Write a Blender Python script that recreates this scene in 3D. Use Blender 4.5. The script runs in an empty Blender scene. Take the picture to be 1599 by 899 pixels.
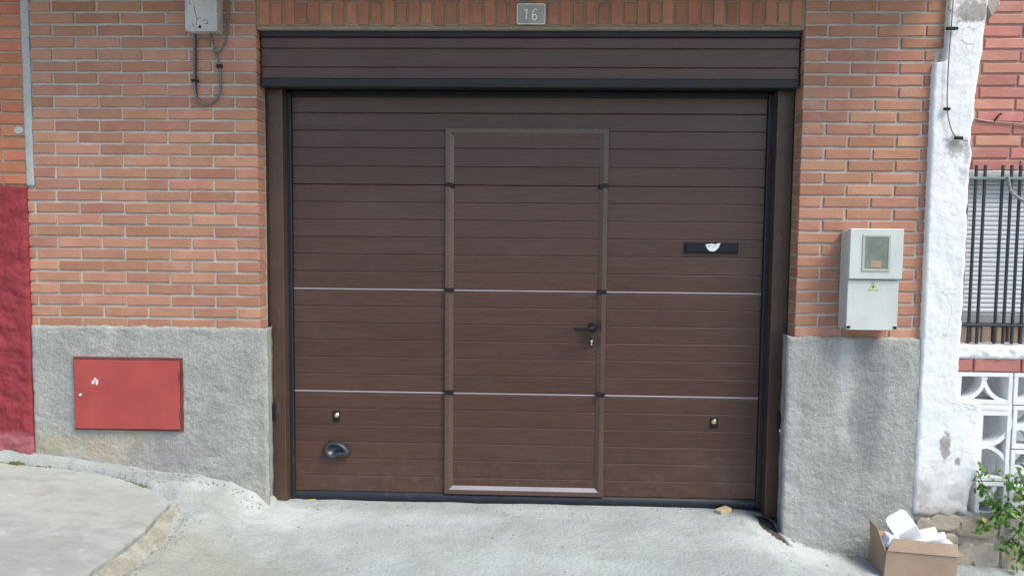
import bpy, bmesh, math, random
from mathutils import Vector, Matrix, noise as mn
R = math.radians
random.seed(7)
SC = bpy.context.scene
COL = SC.collection

# ------------------------------------------------------------------ camera
cam_d = bpy.data.cameras.new('camera')
cam = bpy.data.objects.new('camera', cam_d)
COL.objects.link(cam)
cr = Vector((0.9993118, 0.03586276, 0.00947606))
cu = Vector((-0.01198342, 0.07035953, 0.99744972))
cf = Vector((-0.03510456, 0.99687682, -0.07074087))
M = Matrix(((cr.x, cu.x, -cf.x, 0.0847), (cr.y, cu.y, -cf.y, -4.3296),
            (cr.z, cu.z, -cf.z, 1.55154), (0, 0, 0, 1)))
cam.matrix_world = M
cam_d.sensor_fit = 'HORIZONTAL'
cam_d.sensor_width = 36.0
cam_d.lens = 36.0 * 1250.0 / 1599.0
cam_d.clip_start = 0.05
cam_d.clip_end = 500
SC.camera = cam

# ------------------------------------------------------------------ light
w = bpy.data.worlds.new('World')
SC.world = w
w.use_nodes = True
wn = w.node_tree
wn.nodes.clear()
wo = wn.nodes.new('ShaderNodeOutputWorld')
wb = wn.nodes.new('ShaderNodeBackground')
ws = wn.nodes.new('ShaderNodeTexSky')
ws.sky_type = 'NISHITA'
ws.sun_disc = False
ws.sun_elevation = R(52)
ws.sun_rotation = R(128)
ws.air_density = 1.0
ws.dust_density = 1.5
ws.ozone_density = 1.0
wb.inputs['Strength'].default_value = 0.095
wn.links.new(ws.outputs[0], wb.inputs['Color'])
wn.links.new(wb.outputs[0], wo.inputs['Surface'])

sd = bpy.data.lights.new('sun', 'SUN')
sd.energy = 1.5
sd.angle = R(26)
sd.color = (1.0, 0.955, 0.84)
sun = bpy.data.objects.new('sun', sd)
COL.objects.link(sun)
sv = Vector((math.sin(R(128)) * math.cos(R(52)), math.cos(R(128)) * math.cos(R(52)), math.sin(R(52))))
sun.rotation_euler = sv.to_track_quat('Z', 'Y').to_euler()
sun.location = sv * 20

SC.view_settings.view_transform = 'Standard'
SC.view_settings.look = 'None'
SC.view_settings.exposure = 1.36
SC.view_settings.gamma = 1.0

# ------------------------------------------------------------------ materials
class N:
    """tiny helper round a material's node tree"""
    def __init__(self, name):
        self.m = bpy.data.materials.new(name)
        self.m.use_nodes = True
        self.t = self.m.node_tree
        self.t.nodes.clear()
        self.o = self.new('ShaderNodeOutputMaterial')
        self.b = self.new('ShaderNodeBsdfPrincipled')
        self.link(self.b.outputs[0], self.o.inputs['Surface'])
    def new(self, k): return self.t.nodes.new(k)
    def link(self, a, b): self.t.links.new(a, b)
    def put(self, sock, v):
        if hasattr(v, 'default_value'): self.link(v, sock)
        elif isinstance(v, (tuple, list)) and len(v) == 3 and sock.type == 'RGBA': sock.default_value = (*v, 1)
        else: sock.default_value = v
    def math(self, op, a, b=0.0, clamp=False):
        n = self.new('ShaderNodeMath'); n.operation = op; n.use_clamp = clamp
        self.put(n.inputs[0], a); self.put(n.inputs[1], b)
        return n.outputs[0]
    def vmath(self, op, a, b):
        n = self.new('ShaderNodeVectorMath'); n.operation = op
        self.put(n.inputs[0], a); self.put(n.inputs[1], b)
        return n.outputs[0]
    def coords(self, stretch=(1, 1, 1), rnd=True):
        c = self.new('ShaderNodeTexCoord').outputs['Object']
        if rnd:
            oi = self.new('ShaderNodeObjectInfo').outputs['Random']
            cx = self.new('ShaderNodeCombineXYZ')
            k = self.math('MULTIPLY', oi, 53.0)
            for i in range(3): self.link(k, cx.inputs[i])
            c = self.vmath('ADD', c, cx.outputs[0])
        if stretch != (1, 1, 1):
            c = self.vmath('MULTIPLY', c, stretch)
        return c
    def pos(self):
        return self.new('ShaderNodeNewGeometry').outputs['Position']
    def noise(self, vec, scale, detail=4.0, rough=0.55, dist=0.0):
        n = self.new('ShaderNodeTexNoise')
        self.link(vec, n.inputs['Vector'])
        n.inputs['Scale'].default_value = scale
        n.inputs['Detail'].default_value = detail
        n.inputs['Roughness'].default_value = rough
        n.inputs['Distortion'].default_value = dist
        return n.outputs['Fac']
    def tex_col(self, vec, scale):
        n = self.new('ShaderNodeTexNoise'); self.link(vec, n.inputs['Vector']); n.inputs['Scale'].default_value = scale
        return n.outputs['Color']
    def voro(self, vec, scale, feature='F1'):
        n = self.new('ShaderNodeTexVoronoi'); n.feature = feature
        self.link(vec, n.inputs['Vector']); n.inputs['Scale'].default_value = scale
        return n.outputs['Distance']
    def ramp(self, f, a, b, smooth=True):
        n = self.new('ShaderNodeMapRange')
        n.interpolation_type = 'SMOOTHSTEP' if smooth else 'LINEAR'
        self.put(n.inputs['Value'], f)
        n.inputs['From Min'].default_value = a; n.inputs['From Max'].default_value = b
        return n.outputs['Result']
    def mix(self, f, a, b, blend='MIX'):
        n = self.new('ShaderNodeMix'); n.data_type = 'RGBA'; n.blend_type = blend
        self.put(n.inputs[0], f); self.put(n.inputs[6], a); self.put(n.inputs[7], b)
        return n.outputs[2]
    def hsv(self, col, h=0.5, s=1.0, v=1.0):
        n = self.new('ShaderNodeHueSaturation')
        self.put(n.inputs['Hue'], h); self.put(n.inputs['Saturation'], s); self.put(n.inputs['Value'], v)
        self.put(n.inputs['Color'], col)
        return n.outputs[0]
    def bump(self, h, strength=0.5, dist=0.01, prev=None):
        n = self.new('ShaderNodeBump')
        self.put(n.inputs['Height'], h)
        n.inputs['Strength'].default_value = strength
        n.inputs['Distance'].default_value = dist
        if prev is not None: self.link(prev, n.inputs['Normal'])
        return n.outputs[0]
    def ellipse(self, cx, cz, rx, rz, soft=0.5, wob=0.5, scale=14.0, plane='xz'):
        """soft-edged stain mask around a place on a wall (or on the ground with plane='xy')"""
        p = self.pos()
        s = self.new('ShaderNodeSeparateXYZ'); self.link(p, s.inputs[0])
        a = s.outputs[0]; b = s.outputs[2] if plane == 'xz' else s.outputs[1]
        dx = self.math('DIVIDE', self.math('SUBTRACT', a, cx), rx)
        dz = self.math('DIVIDE', self.math('SUBTRACT', b, cz), rz)
        r = self.math('SQRT', self.math('ADD', self.math('MULTIPLY', dx, dx), self.math('MULTIPLY', dz, dz)))
        nz = self.math('MULTIPLY', self.math('SUBTRACT', self.noise(p, scale, 4), 0.5), wob * 2)
        r = self.math('ADD', r, nz)
        return self.ramp(r, 1.0 + soft * 0.5, 1.0 - soft * 0.5)
    def done(self, col, rough=0.8, normal=None, metal=0.0, spec=0.5, **kw):
        self.put(self.b.inputs['Base Color'], col)
        self.put(self.b.inputs['Roughness'], rough)
        self.b.inputs['Metallic'].default_value = metal
        self.b.inputs['Specular IOR Level'].default_value = spec
        if normal is not None: self.link(normal, self.b.inputs['Normal'])
        for k, v in kw.items(): self.put(self.b.inputs[k.replace('_', ' ')], v)
        return self.m

def m_brick(name, c1, c2, c3, dirt=0.25, sat=1.0):
    n = N(name)
    oi = n.math('FRACT', n.math('ADD', n.new('ShaderNodeObjectInfo').outputs['Random'], n.new('ShaderNodeNewGeometry').outputs['Random Per Island']))
    c = n.coords()
    a = n.noise(c, 9, 5)
    col = n.mix(n.ramp(a, .35, .7), c1, c2)
    col = n.mix(n.math('MULTIPLY', n.ramp(oi, .8, 1.0), .75), col, c3)
    wn_ = n.new('ShaderNodeTexWhiteNoise'); wn_.noise_dimensions = '1D'; n.link(oi, wn_.inputs['W'])
    col = n.hsv(col, n.math('ADD', .4925, n.math('MULTIPLY', oi, .015)), sat,
                n.math('ADD', .84, n.math('MULTIPLY', wn_.outputs['Value'], .27)))
    p = n.pos()
    d = n.ramp(n.noise(p, 5.5, 6, .7), .54, .75)
    col = n.mix(n.math('MULTIPLY', d, dirt), col, (.52, .47, .43))
    sm = n.ramp(n.noise(n.vmath('MULTIPLY', p, (1.0, 1.0, 0.5)), 1.6, 4, .6), .5, .78)
    col = n.mix(n.math('MULTIPLY', sm, .28), col, (.16, .10, .08))
    sp = n.ramp(n.noise(c, 130, 3, .7), .62, .78)
    col = n.mix(n.math('MULTIPLY', sp, .3), col, (.13, .06, .045))
    h = n.math('ADD', n.noise(c, 60, 6, .7), n.math('MULTIPLY', n.noise(c, 260, 3), .5))
    return n.done(col, .88, n.bump(h, .55, .004), spec=.25)

def m_rough(name, c1, c2, scale=4, rough=.9, bscale=70, bstr=.6, bdist=.006, extra=None, spec=.25, fine=.35, rnd=False):
    n = N(name)
    c = n.coords(rnd=rnd)
    a = n.noise(c, scale, 6, .62)
    col = n.mix(n.ramp(a, .3, .72), c1, c2)
    f = n.noise(c, bscale * 1.3, 5, .75)
    col = n.mix(n.math('MULTIPLY', n.ramp(f, .6, .35), fine), col, tuple(x * .45 for x in c1))
    if extra: col = extra(n, c, col)
    h = n.math('ADD', n.noise(c, bscale, 6, .7), n.math('MULTIPLY', n.noise(c, bscale * .27, 3), .8))
    return n.done(col, rough, n.bump(h, bstr, bdist), spec=spec)

def m_paint(name, c, rough=.45, var=.12, bscale=40, bstr=.08, metal=0.0, spec=.5, dirt=None, dirt_amt=.4):
    n = N(name)
    k = n.coords(rnd=False)
    col = n.mix(n.ramp(n.noise(k, 5, 5, .6), .3, .75), c, tuple(x * (1 - var * 2.2) for x in c))
    if dirt:
        d = n.ramp(n.noise(n.vmath('MULTIPLY', k, (1, 1, .35)), 16, 6, .7), .55, .74)
        col = n.mix(n.math('MULTIPLY', d, dirt_amt), col, dirt)
    r = n.math('ADD', rough - .06, n.math('MULTIPLY', n.noise(k, 12, 4), .14))
    return n.done(col, r, n.bump(n.noise(k, bscale, 5), bstr, .004), metal=metal, spec=spec)

def m_wood(name):
    n = N(name)
    c = n.coords((1.0, 1.0, 15.0))
    g = n.noise(c, 5.0, 8, .68, .4)
    g2 = n.noise(n.vmath('MULTIPLY', c, (2.0, 1.0, 3.0)), 18.0, 4, .6)
    col = n.mix(n.ramp(g, .32, .68), (.060, .0285, .0195), (.083, .042, .030))
    col = n.mix(n.math('MULTIPLY', n.ramp(g2, .55, .75), .45), col, (.050, .026, .018))
    oi = n.new('ShaderNodeObjectInfo').outputs['Random']
    col = n.hsv(col, .5, 1.0, n.math('ADD', .92, n.math('MULTIPLY', oi, .16)))
    rb = n.ramp(n.noise(n.vmath('MULTIPLY', c, (1.6, 1, .5)), 2.6, 5, .6), .42, .68)
    col = n.mix(n.math('MULTIPLY', rb, .35), col, (.082, .033, .026))
    # dust settled in broad, faint drifts
    d = n.ramp(n.noise(n.vmath('MULTIPLY', n.pos(), (1, 1, 1.8)), 2.2, 5, .65), .48, .8)
    col = n.mix(n.math('MULTIPLY', d, .14), col, (.18, .13, .105))
    sx = n.new('ShaderNodeSeparateXYZ'); n.link(n.pos(), sx.inputs[0])
    low = n.math('MULTIPLY', n.ramp(sx.outputs[2], .42, .03), n.ramp(n.noise(n.pos(), 24, 6, .75), .45, .72))
    col = n.mix(n.math('MULTIPLY', low, .14), col, (.26, .22, .18))
    r = n.math('ADD', .24, n.math('MULTIPLY', g, .14))
    h = n.math('ADD', g, n.math('MULTIPLY', g2, .7))
    return n.done(col, r, n.bump(h, .25, .002), spec=.42)

MT = {}
MT['brick'] = m_brick('fired_clay_brick', (.45, .232, .152), (.405, .196, .126), (.37, .160, .102))
MT['brick_or'] = m_brick('orange_clay_brick', (.50, .195, .105), (.45, .165, .090), (.44, .14, .105), .2)
MT['brick_red'] = m_brick('red_painted_brick', (.50, .215, .175), (.44, .180, .148), (.52, .255, .18), .2)
MT['brick_sold'] = m_brick('lintel_brick', (.43, .190, .110), (.375, .160, .098), (.35, .135, .085), .2)
MT['mortar'] = m_rough('grey_mortar', (.56, .525, .47), (.46, .425, .375), 6, .95, 120, .5, .004)
MT['mortar_or'] = m_rough('buff_mortar', (.46, .36, .25), (.38, .29, .20), 6, .95, 120, .5, .004)
MT['mortar_red'] = m_rough('pink_mortar', (.50, .33, .29), (.42, .27, .23), 6, .95, 120, .5, .004)

def plinth_extra(n, c, col):
    s = n.ellipse(-2.28, .33, .34, .085, .7, .6, 9)
    col = n.mix(n.math('MULTIPLY', s, .55), col, (.46, .39, .27))
    s = n.ellipse(-2.62, .34, .16, .08, .8, .7, 9)
    col = n.mix(n.math('MULTIPLY', s, .45), col, (.40, .36, .24))
    s = n.ellipse(-2.0, .30, .20, .10, .6, .6, 16)
    col = n.mix(n.math('MULTIPLY', s, .6), col, (.27, .25, .27))
    p = n.vmath('MULTIPLY', n.pos(), (1, 1, .12))
    st = n.ramp(n.noise(p, 9, 5, .6), .50, .72)
    col = n.mix(n.math('MULTIPLY', st, .38), col, (.50, .52, .52))
    s = n.ellipse(1.86, .68, .075, .42, .9, .5, 7)
    col = n.mix(n.math('MULTIPLY', s, .55), col, (.17, .17, .19))
    s = n.ellipse(1.72, .78, .035, .30, 1.2, .9, 9)
    col = n.mix(n.math('MULTIPLY', s, .4), col, (.56, .57, .57))
    s = n.ellipse(1.60, -.02, .40, .10, .9, .5, 6)
    col = n.mix(n.math('MULTIPLY', s, .35), col, (.40, .42, .42))
    return col
MT['plinth'] = m_rough('rough_cement_render', (.43, .43, .395), (.325, .325, .30), 5, .95, 72, .9, .010, plinth_extra, fine=.5)
def red_extra(n, c, col):
    s = n.ellipse(-2.86, .33, .2, .07, .8, .6, 10)
    col = n.mix(n.math('MULTIPLY', s, .35), col, (.50, .25, .27))
    d = n.ramp(n.noise(c, 3.2, 6, .65), .52, .75)
    return n.mix(n.math('MULTIPLY', d, .5), col, (.20, .022, .035))
MT['red_render'] = m_rough('crimson_render', (.29, .034, .043), (.225, .026, .034), 7, .75, 40, .7, .010, red_extra, spec=.4, fine=.3)
def white_extra(n, c, col):
    g = (.30, .27, .25)
    for (x, z, rx, rz, a) in ((2.262, .43, .026, .085, .9), (2.330, .345, .016, .020, .9), (2.235, 2.02, .05, .05, .75), (2.30, 1.98, .02, .05, .6),
                              (2.30, 2.70, .10, .07, .9), (2.16, .16, .035, .08, .6), (2.33, .18, .05, .05, .4), (2.29, 1.86, .03, .05, .35),
                              (2.25, .06, .2, .035, .6)):
        col = n.mix(n.math('MULTIPLY', n.ellipse(x, z, rx, rz, .7, 1.2, 32), a), col, g)
    d = n.ramp(n.noise(c, 21, 6, .7), .56, .74)
    col = n.mix(n.math('MULTIPLY', d, .38), col, (.42, .42, .40))
    dr = n.ramp(n.noise(n.vmath('MULTIPLY', n.pos(), (1, 1, .1)), 22, 5, .65), .55, .72)
    col = n.mix(n.math('MULTIPLY', dr, .28), col, (.46, .46, .43))
    wv = n.vmath('ADD', c, n.vmath('MULTIPLY', (.05, .05, .05), n.tex_col(c, 9)))
    ck = n.math('MULTIPLY', n.ramp(n.voro(wv, 6.5, 'DISTANCE_TO_EDGE'), .012, .0), n.ramp(n.noise(c, 3.0, 3), .48, .62))
    col = n.mix(n.math('MULTIPLY', ck, .7), col, (.25, .24, .23))
    lo = n.ellipse(2.27, .02, .30, .22, 1.2, .9, 14)
    return n.mix(n.math('MULTIPLY', lo, .45), col, (.40, .36, .32))
MT['white_plaster'] = m_rough('white_lime_plaster', (.78, .79, .785), (.70, .715, .71), 5, .85, 45, .5, .007, white_extra, fine=.06)
MT['lattice_white'] = m_rough('white_cast_concrete', (.80, .81, .81), (.68, .70, .69), 9, .85, 70, .4, .005, None, fine=.12)
MT['cream_caulk'] = m_rough('grey_green_filler', (.44, .46, .43), (.36, .38, .36), 9, .8, 60, .4, .004, None, fine=.1)

def drive_extra(n, c, col):
    p = n.pos()
    # chalky fresh patch beside the left jamb and along the right hand edge
    for (x, y, rx, ry, a) in ((-1.25, -.08, .34, .18, .6), (1.36, -.20, .34, .20, .8), (-1.72, -.10, .07, .05, .8), (-.75, -.02, .55, .10, .3), (-1.50, -.28, .2, .12, .1)):
        col = n.mix(n.math('MULTIPLY', n.ellipse(x, y, rx, ry, .9, .5, 5, 'xy'), a), col, (.58, .61, .60))
    col = n.mix(n.math('MULTIPLY', n.ellipse(-1.60, -.50, .075, .62, .18, .55, 6, 'xy'), .40), col, (.46, .48, .45))
    col = n.mix(n.math('MULTIPLY', n.ellipse(-1.35, -.95, .42, .42, .9, .8, 6, 'xy'), .6), col, (.29, .29, .22))
    col = n.mix(n.math('MULTIPLY', n.ellipse(.95, -.62, .30, .22, .9, .9, 5, 'xy'), .35), col, (.28, .30, .30))
    col = n.mix(n.math('MULTIPLY', n.ellipse(2.05, -.25, .36, .25, .8, .6, 5, 'xy'), .55), col, (.30, .31, .33))
    col = n.mix(n.math('MULTIPLY', n.ellipse(-2.25, -.07, .62, .075, .8, .6, 9, 'xy'), .6), col, (.29, .30, .275))
    col = n.mix(n.math('MULTIPLY', n.ellipse(-1.66, -.22, .16, .12, .9, .8, 9, 'xy'), .45), col, (.31, .32, .29))
    wv = n.vmath('ADD', c, n.vmath('MULTIPLY', (.22, .22, .22), n.tex_col(c, 4)))
    zone = n.math('ADD', n.ellipse(-1.62, -.45, .26, .75, 1.0, .5, 4, 'xy'), n.ellipse(1.85, -.25, .32, .28, 1.0, .5, 4, 'xy'), True)
    ck = n.math('MULTIPLY', n.ramp(n.voro(wv, 3.4, 'DISTANCE_TO_EDGE'), .016, .002), n.math('MULTIPLY', zone, n.ramp(n.noise(c, 5, 3), .42, .6)))
    col = n.mix(n.math('MULTIPLY', ck, .40), col, (.20, .20, .17))
    st = n.ramp(n.noise(c, 3.1, 8, .75), .50, .68)
    col = n.mix(n.math('MULTIPLY', st, .38), col, (.30, .30, .25))
    sp = n.ramp(n.noise(c, 120, 5, .75), .52, .70)
    col = n.mix(n.math('MULTIPLY', sp, .45), col, (.64, .67, .67))
    d = n.ramp(n.noise(c, 7, 6, .72), .52, .72)
    col = n.mix(n.math('MULTIPLY', d, .35), col, (.30, .31, .31))
    return col
MT['drive'] = m_rough('pale_driveway_concrete', (.49, .535, .525), (.37, .41, .40), 2.6, .9, 60, 1.0, .012, drive_extra, fine=.38)
def slab_extra(n, c, col):
    d = n.ramp(n.noise(n.vmath('MULTIPLY', c, (.9, 1.7, 1)), 5.2, 9, .78), .47, .66)
    col = n.mix(n.math('MULTIPLY', d, .66), col, (.26, .255, .245))
    col = n.mix(n.math('MULTIPLY', n.ellipse(-2.16, -1.12, .36, .26, 1.2, 1.6, 9, 'xy'), .6), col, (.245, .245, .23))
    s = n.ramp(n.noise(n.vmath('MULTIPLY', c, (.8, 1.5, 1)), 17, 6, .7), .60, .72)
    return n.mix(n.math('MULTIPLY', s, .45), col, (.62, .61, .62))
MT['slab'] = m_rough('pinkish_pavement_concrete', (.42, .438, .415), (.34, .355, .335), 2.2, .9, 80, .5, .005, slab_extra, fine=.14)
MT['gutter'] = m_rough('mossy_gutter_mortar', (.30, .285, .225), (.46, .455, .40), 11, .92, 60, .9, .010, None, fine=.35)
MT['asphalt'] = m_rough('worn_asphalt', (.060, .060, .062), (.045, .045, .048), 3, .9, 120, .6, .006)
MT['base_mortar'] = m_rough('brown_grey_mortar', (.42, .38, .33), (.31, .28, .24), 7, .95, 50, .8, .008)
MT['mortar_lintel'] = m_rough('dark_buff_mortar', (.36, .29, .21), (.27, .21, .15), 7, .95, 120, .5, .004)  # darker and browner than the wall mortar, for the lintel band
MT['grit'] = m_rough('grey_brown_grit', (.34, .32, .28), (.20, .185, .16), 30, .95, 90, .5, .004)
MT['trim'] = m_paint('dark_brown_trim', (.017, .0155, .0165), .5, .1, 60, .1, spec=.4)
MT['dirt'] = m_rough('brown_earth', (.085, .074, .064), (.13, .115, .098), 20, .95, 50, 1.0, .01, None, fine=.4)
MT['wood'] = m_wood('brown_woodgrain_foil')
MT['bronze'] = m_paint('brown_lacquered_aluminium', (.098, .058, .043), .26, .05, 120, .05, spec=.5, dirt=(.15, .11, .09), dirt_amt=.06)
MT['jamb'] = m_paint('brown_painted_steel', (.080, .046, .031), .42, .14, 30, .1, spec=.5, dirt=(.20, .15, .12), dirt_amt=.3)
MT['navy'] = m_paint('dark_rubber_seal', (.010, .0145, .020), .5, .1, 60, .12, spec=.5, dirt=(.10, .115, .13), dirt_amt=.22)
MT['black'] = m_paint('black_plastic', (.009, .010, .012), .45, .05, 80, .05, spec=.3)
MT['void'] = m_paint('dark_recess', (.012, .010, .010), .9, .05, spec=.1)
MT['brass'] = m_paint('brass', (.78, .66, .40), .3, .05, metal=1.0)
MT['chrome'] = m_paint('chromed_metal', (.75, .76, .78), .25, .03, metal=1.0)
MT['zinc'] = m_paint('dull_zinc', (.42, .43, .44), .45, .15, metal=.7, dirt=(.2, .18, .16))
MT['handle'] = m_paint('dark_blue_grey_plastic', (.030, .036, .048), .35, .08, spec=.6)
MT['white_print'] = m_paint('white_print', (.80, .84, .86), .5, .03)
MT['hatch'] = m_paint('faded_red_paint', (.40, .062, .055), .55, .10, 50, .15, dirt=(.30, .05, .05), dirt_amt=.35)
MT['hatch_dark'] = m_paint('dark_red_and_gap_shade', (.17, .045, .042), .7, .2)  # recess shade put into the frame colour, shared by the hinges
MT['chip'] = m_paint('bare_primer', (.75, .62, .62), .7, .08)
MT['abs'] = m_paint('weathered_white_polyester', (.56, .59, .55), .5, .07, 40, .1, dirt=(.45, .46, .42), dirt_amt=.4)
MT['abs_old'] = m_paint('dirty_cream_plastic', (.50, .49, .45), .55, .10, 60, .2, dirt=(.16, .14, .12), dirt_amt=.65)
MT['pane'] = m_paint('dusty_meter_pane', (.22, .27, .225), .2, .25, spec=.6)
MT['pane_frame'] = m_paint('yellowed_gasket', (.42, .45, .38), .55, .1)
MT['yellow'] = m_paint('warning_yellow', (.62, .58, .30), .5, .05)
MT['cable'] = m_paint('grey_cable', (.17, .17, .17), .55, .2, dirt=(.32, .30, .28))
MT['cable_dark'] = m_paint('black_cable', (.022, .023, .026), .5, .1)
MT['plate'] = m_paint('stamped_tin', (.40, .40, .36), .5, .12, 60, .1, metal=.1, dirt=(.16, .15, .13), dirt_amt=.5)
MT['plate_raised'] = m_paint('worn_cream_enamel', (.86, .84, .78), .5, .04)
MT['cardboard'] = m_paint('brown_cardboard', (.36, .262, .190), .85, .12, 28, .35, spec=.2, dirt=(.27, .19, .135), dirt_amt=.35)
MT['carton'] = m_paint('white_carton', (.72, .73, .75), .6, .02, spec=.3)
MT['steel_dark'] = m_paint('dark_painted_iron', (.018, .024, .030), .45, .1, 90, .15)
MT['rail_green'] = m_paint('grey_green_iron', (.22, .29, .27), .6, .2, dirt=(.12, .11, .1))
MT['shutter'] = m_paint('white_shutter_slat', (.82, .84, .86), .5, .04)
MT['sill'] = m_rough('grey_sill', (.42, .42, .40), (.34, .34, .33), 8, .9, 60, .4, .004)
MT['pine'] = m_paint('raw_pine', (.62, .47, .30), .7, .12, 60, .2)
MT['void_wall'] = m_rough('blue_grey_porch_wall', (.66, .68, .70), (.55, .57, .60), 6)  # even bluish grey of the wall behind the lattice
MT['hose'] = m_paint('grey_brown_hose', (.30, .27, .25), .5, .15)
MT['terracotta'] = m_rough('brown_clay_block', (.46, .33, .24), (.38, .27, .20), 8, .9, rnd=True)
n = N('stone'); c = n.coords(); oi = n.new('ShaderNodeObjectInfo').outputs['Random']
colr = n.mix(n.ramp(oi, .2, .8), (.40, .34, .24), (.42, .36, .30))
colr = n.mix(n.ramp(n.noise(c, 9, 6, .65), .38, .7), colr, (.33, .30, .25))
MT['stone'] = n.done(colr, .9, n.bump(n.noise(c, 30, 7, .7), .8, .01), spec=.2)
n = N('leaf'); oi = n.new('ShaderNodeObjectInfo').outputs['Random']
colr = n.mix(oi, (.045, .13, .022), (.13, .26, .045))
MT['leaf'] = n.done(colr, .5, spec=.4)
n = N('yellow_leaf'); oi = n.new('ShaderNodeObjectInfo').outputs['Random']
MT['leaf2'] = n.done(n.mix(oi, (.22, .26, .05), (.30, .34, .10)), .5, spec=.4)
MT['stem'] = m_paint('green_brown_stem', (.10, .10, .05), .8, .2)
n = N('moss'); c = n.coords()
MT['moss'] = n.done(n.mix(n.noise(c, 90, 3), (.07, .085, .02), (.16, .16, .06)), .95, spec=.1)
n = N('clear_film')
c = n.coords(rnd=False)
MT['film'] = n.done((.80, .85, .90), .12, n.bump(n.noise(c, 22, 5, .6), .5, .01), spec=.6, Alpha=.55)
n = N('milky_film'); c = n.coords(rnd=False)
MT['milky'] = n.done((.72, .76, .86), .25, n.bump(n.noise(c, 25, 5, .6), .5, .01), spec=.6, Alpha=.86)

# ------------------------------------------------------------------ object helpers
def thing(name, label, cat, loc=(0, 0, 0), group=None):
    o = bpy.data.objects.new(name, None)
    o.empty_display_size = .1
    o.location = loc
    COL.objects.link(o)
    o['label'] = label; o['category'] = cat
    if group: o['group'] = group
    return o
def tag(o, label=None, cat=None, group=None, kind=None):
    if label: o['label'] = label
    if cat: o['category'] = cat
    if group: o['group'] = group
    if kind: o['kind'] = kind
    return o
def wloc(o):
    v = Vector(o.location)
    return v
def adopt(o, parent):
    if parent is not None:
        o.parent = parent
        p = parent; tot = Vector((0, 0, 0))
        # parents carry translation only
        o.matrix_parent_inverse = Matrix.Translation(-world_of(parent))
def world_of(o):
    if o.parent is None: return Vector(o.location)
    return Vector(o['_w']) if '_w' in o else world_of(o.parent) + Vector(o.location) + o.matrix_parent_inverse.translation
def obj(name, me, mat=None, parent=None, loc=(0, 0, 0), smooth=False):
    """link a bmesh or mesh as ONE object (coordinates in metres, world frame unless loc is given)"""
    if isinstance(me, bmesh.types.BMesh):
        bm = me
        bmesh.ops.recalc_face_normals(bm, faces=bm.faces[:])
        me = bpy.data.meshes.new(name)
        bm.to_mesh(me); bm.free()
        if smooth:
            for p in me.polygons: p.use_smooth = True
    if mat is not None and len(me.materials) == 0:
        me.materials.append(MT[mat])
    o = bpy.data.objects.new(name, me)
    o.location = loc
    COL.objects.link(o)
    adopt(o, parent)
    return o
def BM(): return bmesh.new()
def box(bm, x0, x1, y0, y1, z0, z1, bev=0.0, seg=1):
    vs = [bm.verts.new((x, y, z)) for x in (x0, x1) for y in (y0, y1) for z in (z0, z1)]
    fs = [(0, 1, 3, 2), (4, 6, 7, 5), (0, 4, 5, 1), (2, 3, 7, 6), (0, 2, 6, 4), (1, 5, 7, 3)]
    faces = [bm.faces.new([vs[i] for i in f]) for f in fs]
    if bev > 0:
        es = list({e for f in faces for e in f.edges})
        bmesh.ops.bevel(bm, geom=es, offset=bev, segments=seg, affect='EDGES', profile=.5)
    return bm
def prism(bm, pts, y0, y1, bev=0.0):
    """polygon (x, z) extruded from y0 (front) to y1 (back), front edge optionally chamfered"""
    n_ = len(pts)
    cx = sum(p[0] for p in pts) / n_; cz = sum(p[1] for p in pts) / n_
    rings = []
    if bev > 0:
        rings.append([(p[0] + (cx - p[0]) * min(1, bev / max(1e-6, math.hypot(p[0] - cx, p[1] - cz))), y0, p[1] + (cz - p[1]) * min(1, bev / max(1e-6, math.hypot(p[0] - cx, p[1] - cz)))) for p in pts])
        rings.append([(p[0], y0 + bev, p[1]) for p in pts])
    else:
        rings.append([(p[0], y0, p[1]) for p in pts])
    rings.append([(p[0], y1, p[1]) for p in pts])
    rv = [[bm.verts.new(v) for v in r] for r in rings]
    bm.faces.new(rv[0]); bm.faces.new(rv[-1][::-1])
    for a, b in zip(rv[:-1], rv[1:]):
        for i in range(n_):
            j = (i + 1) % n_
            bm.faces.new((a[i], a[j], b[j], b[i]))
    return bm
def tube(bm, pts, r, seg=8, closed=False):
    pts = [Vector(p) for p in pts]
    rings = []
    n_ = len(pts)
    prev = None
    for i, p in enumerate(pts):
        if closed: d = pts[(i + 1) % n_] - pts[i - 1]
        else: d = pts[min(i + 1, n_ - 1)] - pts[max(i - 1, 0)]
        d.normalize()
        a = Vector((0, 1, 0)) if abs(d.y) < .9 else Vector((1, 0, 0))
        u = d.cross(a).normalized(); v = d.cross(u).normalized()
        if prev is not None and u.dot(prev) < 0: u = -u; v = -v
        prev = u
        rr = r[i] if isinstance(r, (list, tuple)) else r
        rings.append([bm.verts.new(p + (u * math.cos(2 * math.pi * k / seg) + v * math.sin(2 * math.pi * k / seg)) * rr) for k in range(seg)])
    m_ = n_ if closed else n_ - 1
    for i in range(m_):
        a = rings[i]; b = rings[(i + 1) % n_]
        for k in range(seg):
            bm.faces.new((a[k], a[(k + 1) % seg], b[(k + 1) % seg], b[k]))
    if not closed:
        bm.faces.new(rings[0][::-1]); bm.faces.new(rings[-1])
    return bm
def smoothpath(pts, sub=6):
    pts = [Vector(p) for p in pts]
    out = []
    for i in range(len(pts) - 1):
        p0 = pts[max(i - 1, 0)]; p1 = pts[i]; p2 = pts[i + 1]; p3 = pts[min(i + 2, len(pts) - 1)]
        for k in range(sub):
            t = k / sub
            out.append(.5 * ((2 * p1) + (p2 - p0) * t + (2 * p0 - 5 * p1 + 4 * p2 - p3) * t * t + (3 * p1 - p0 - 3 * p2 + p3) * t ** 3))
    out.append(pts[-1])
    return out
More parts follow.
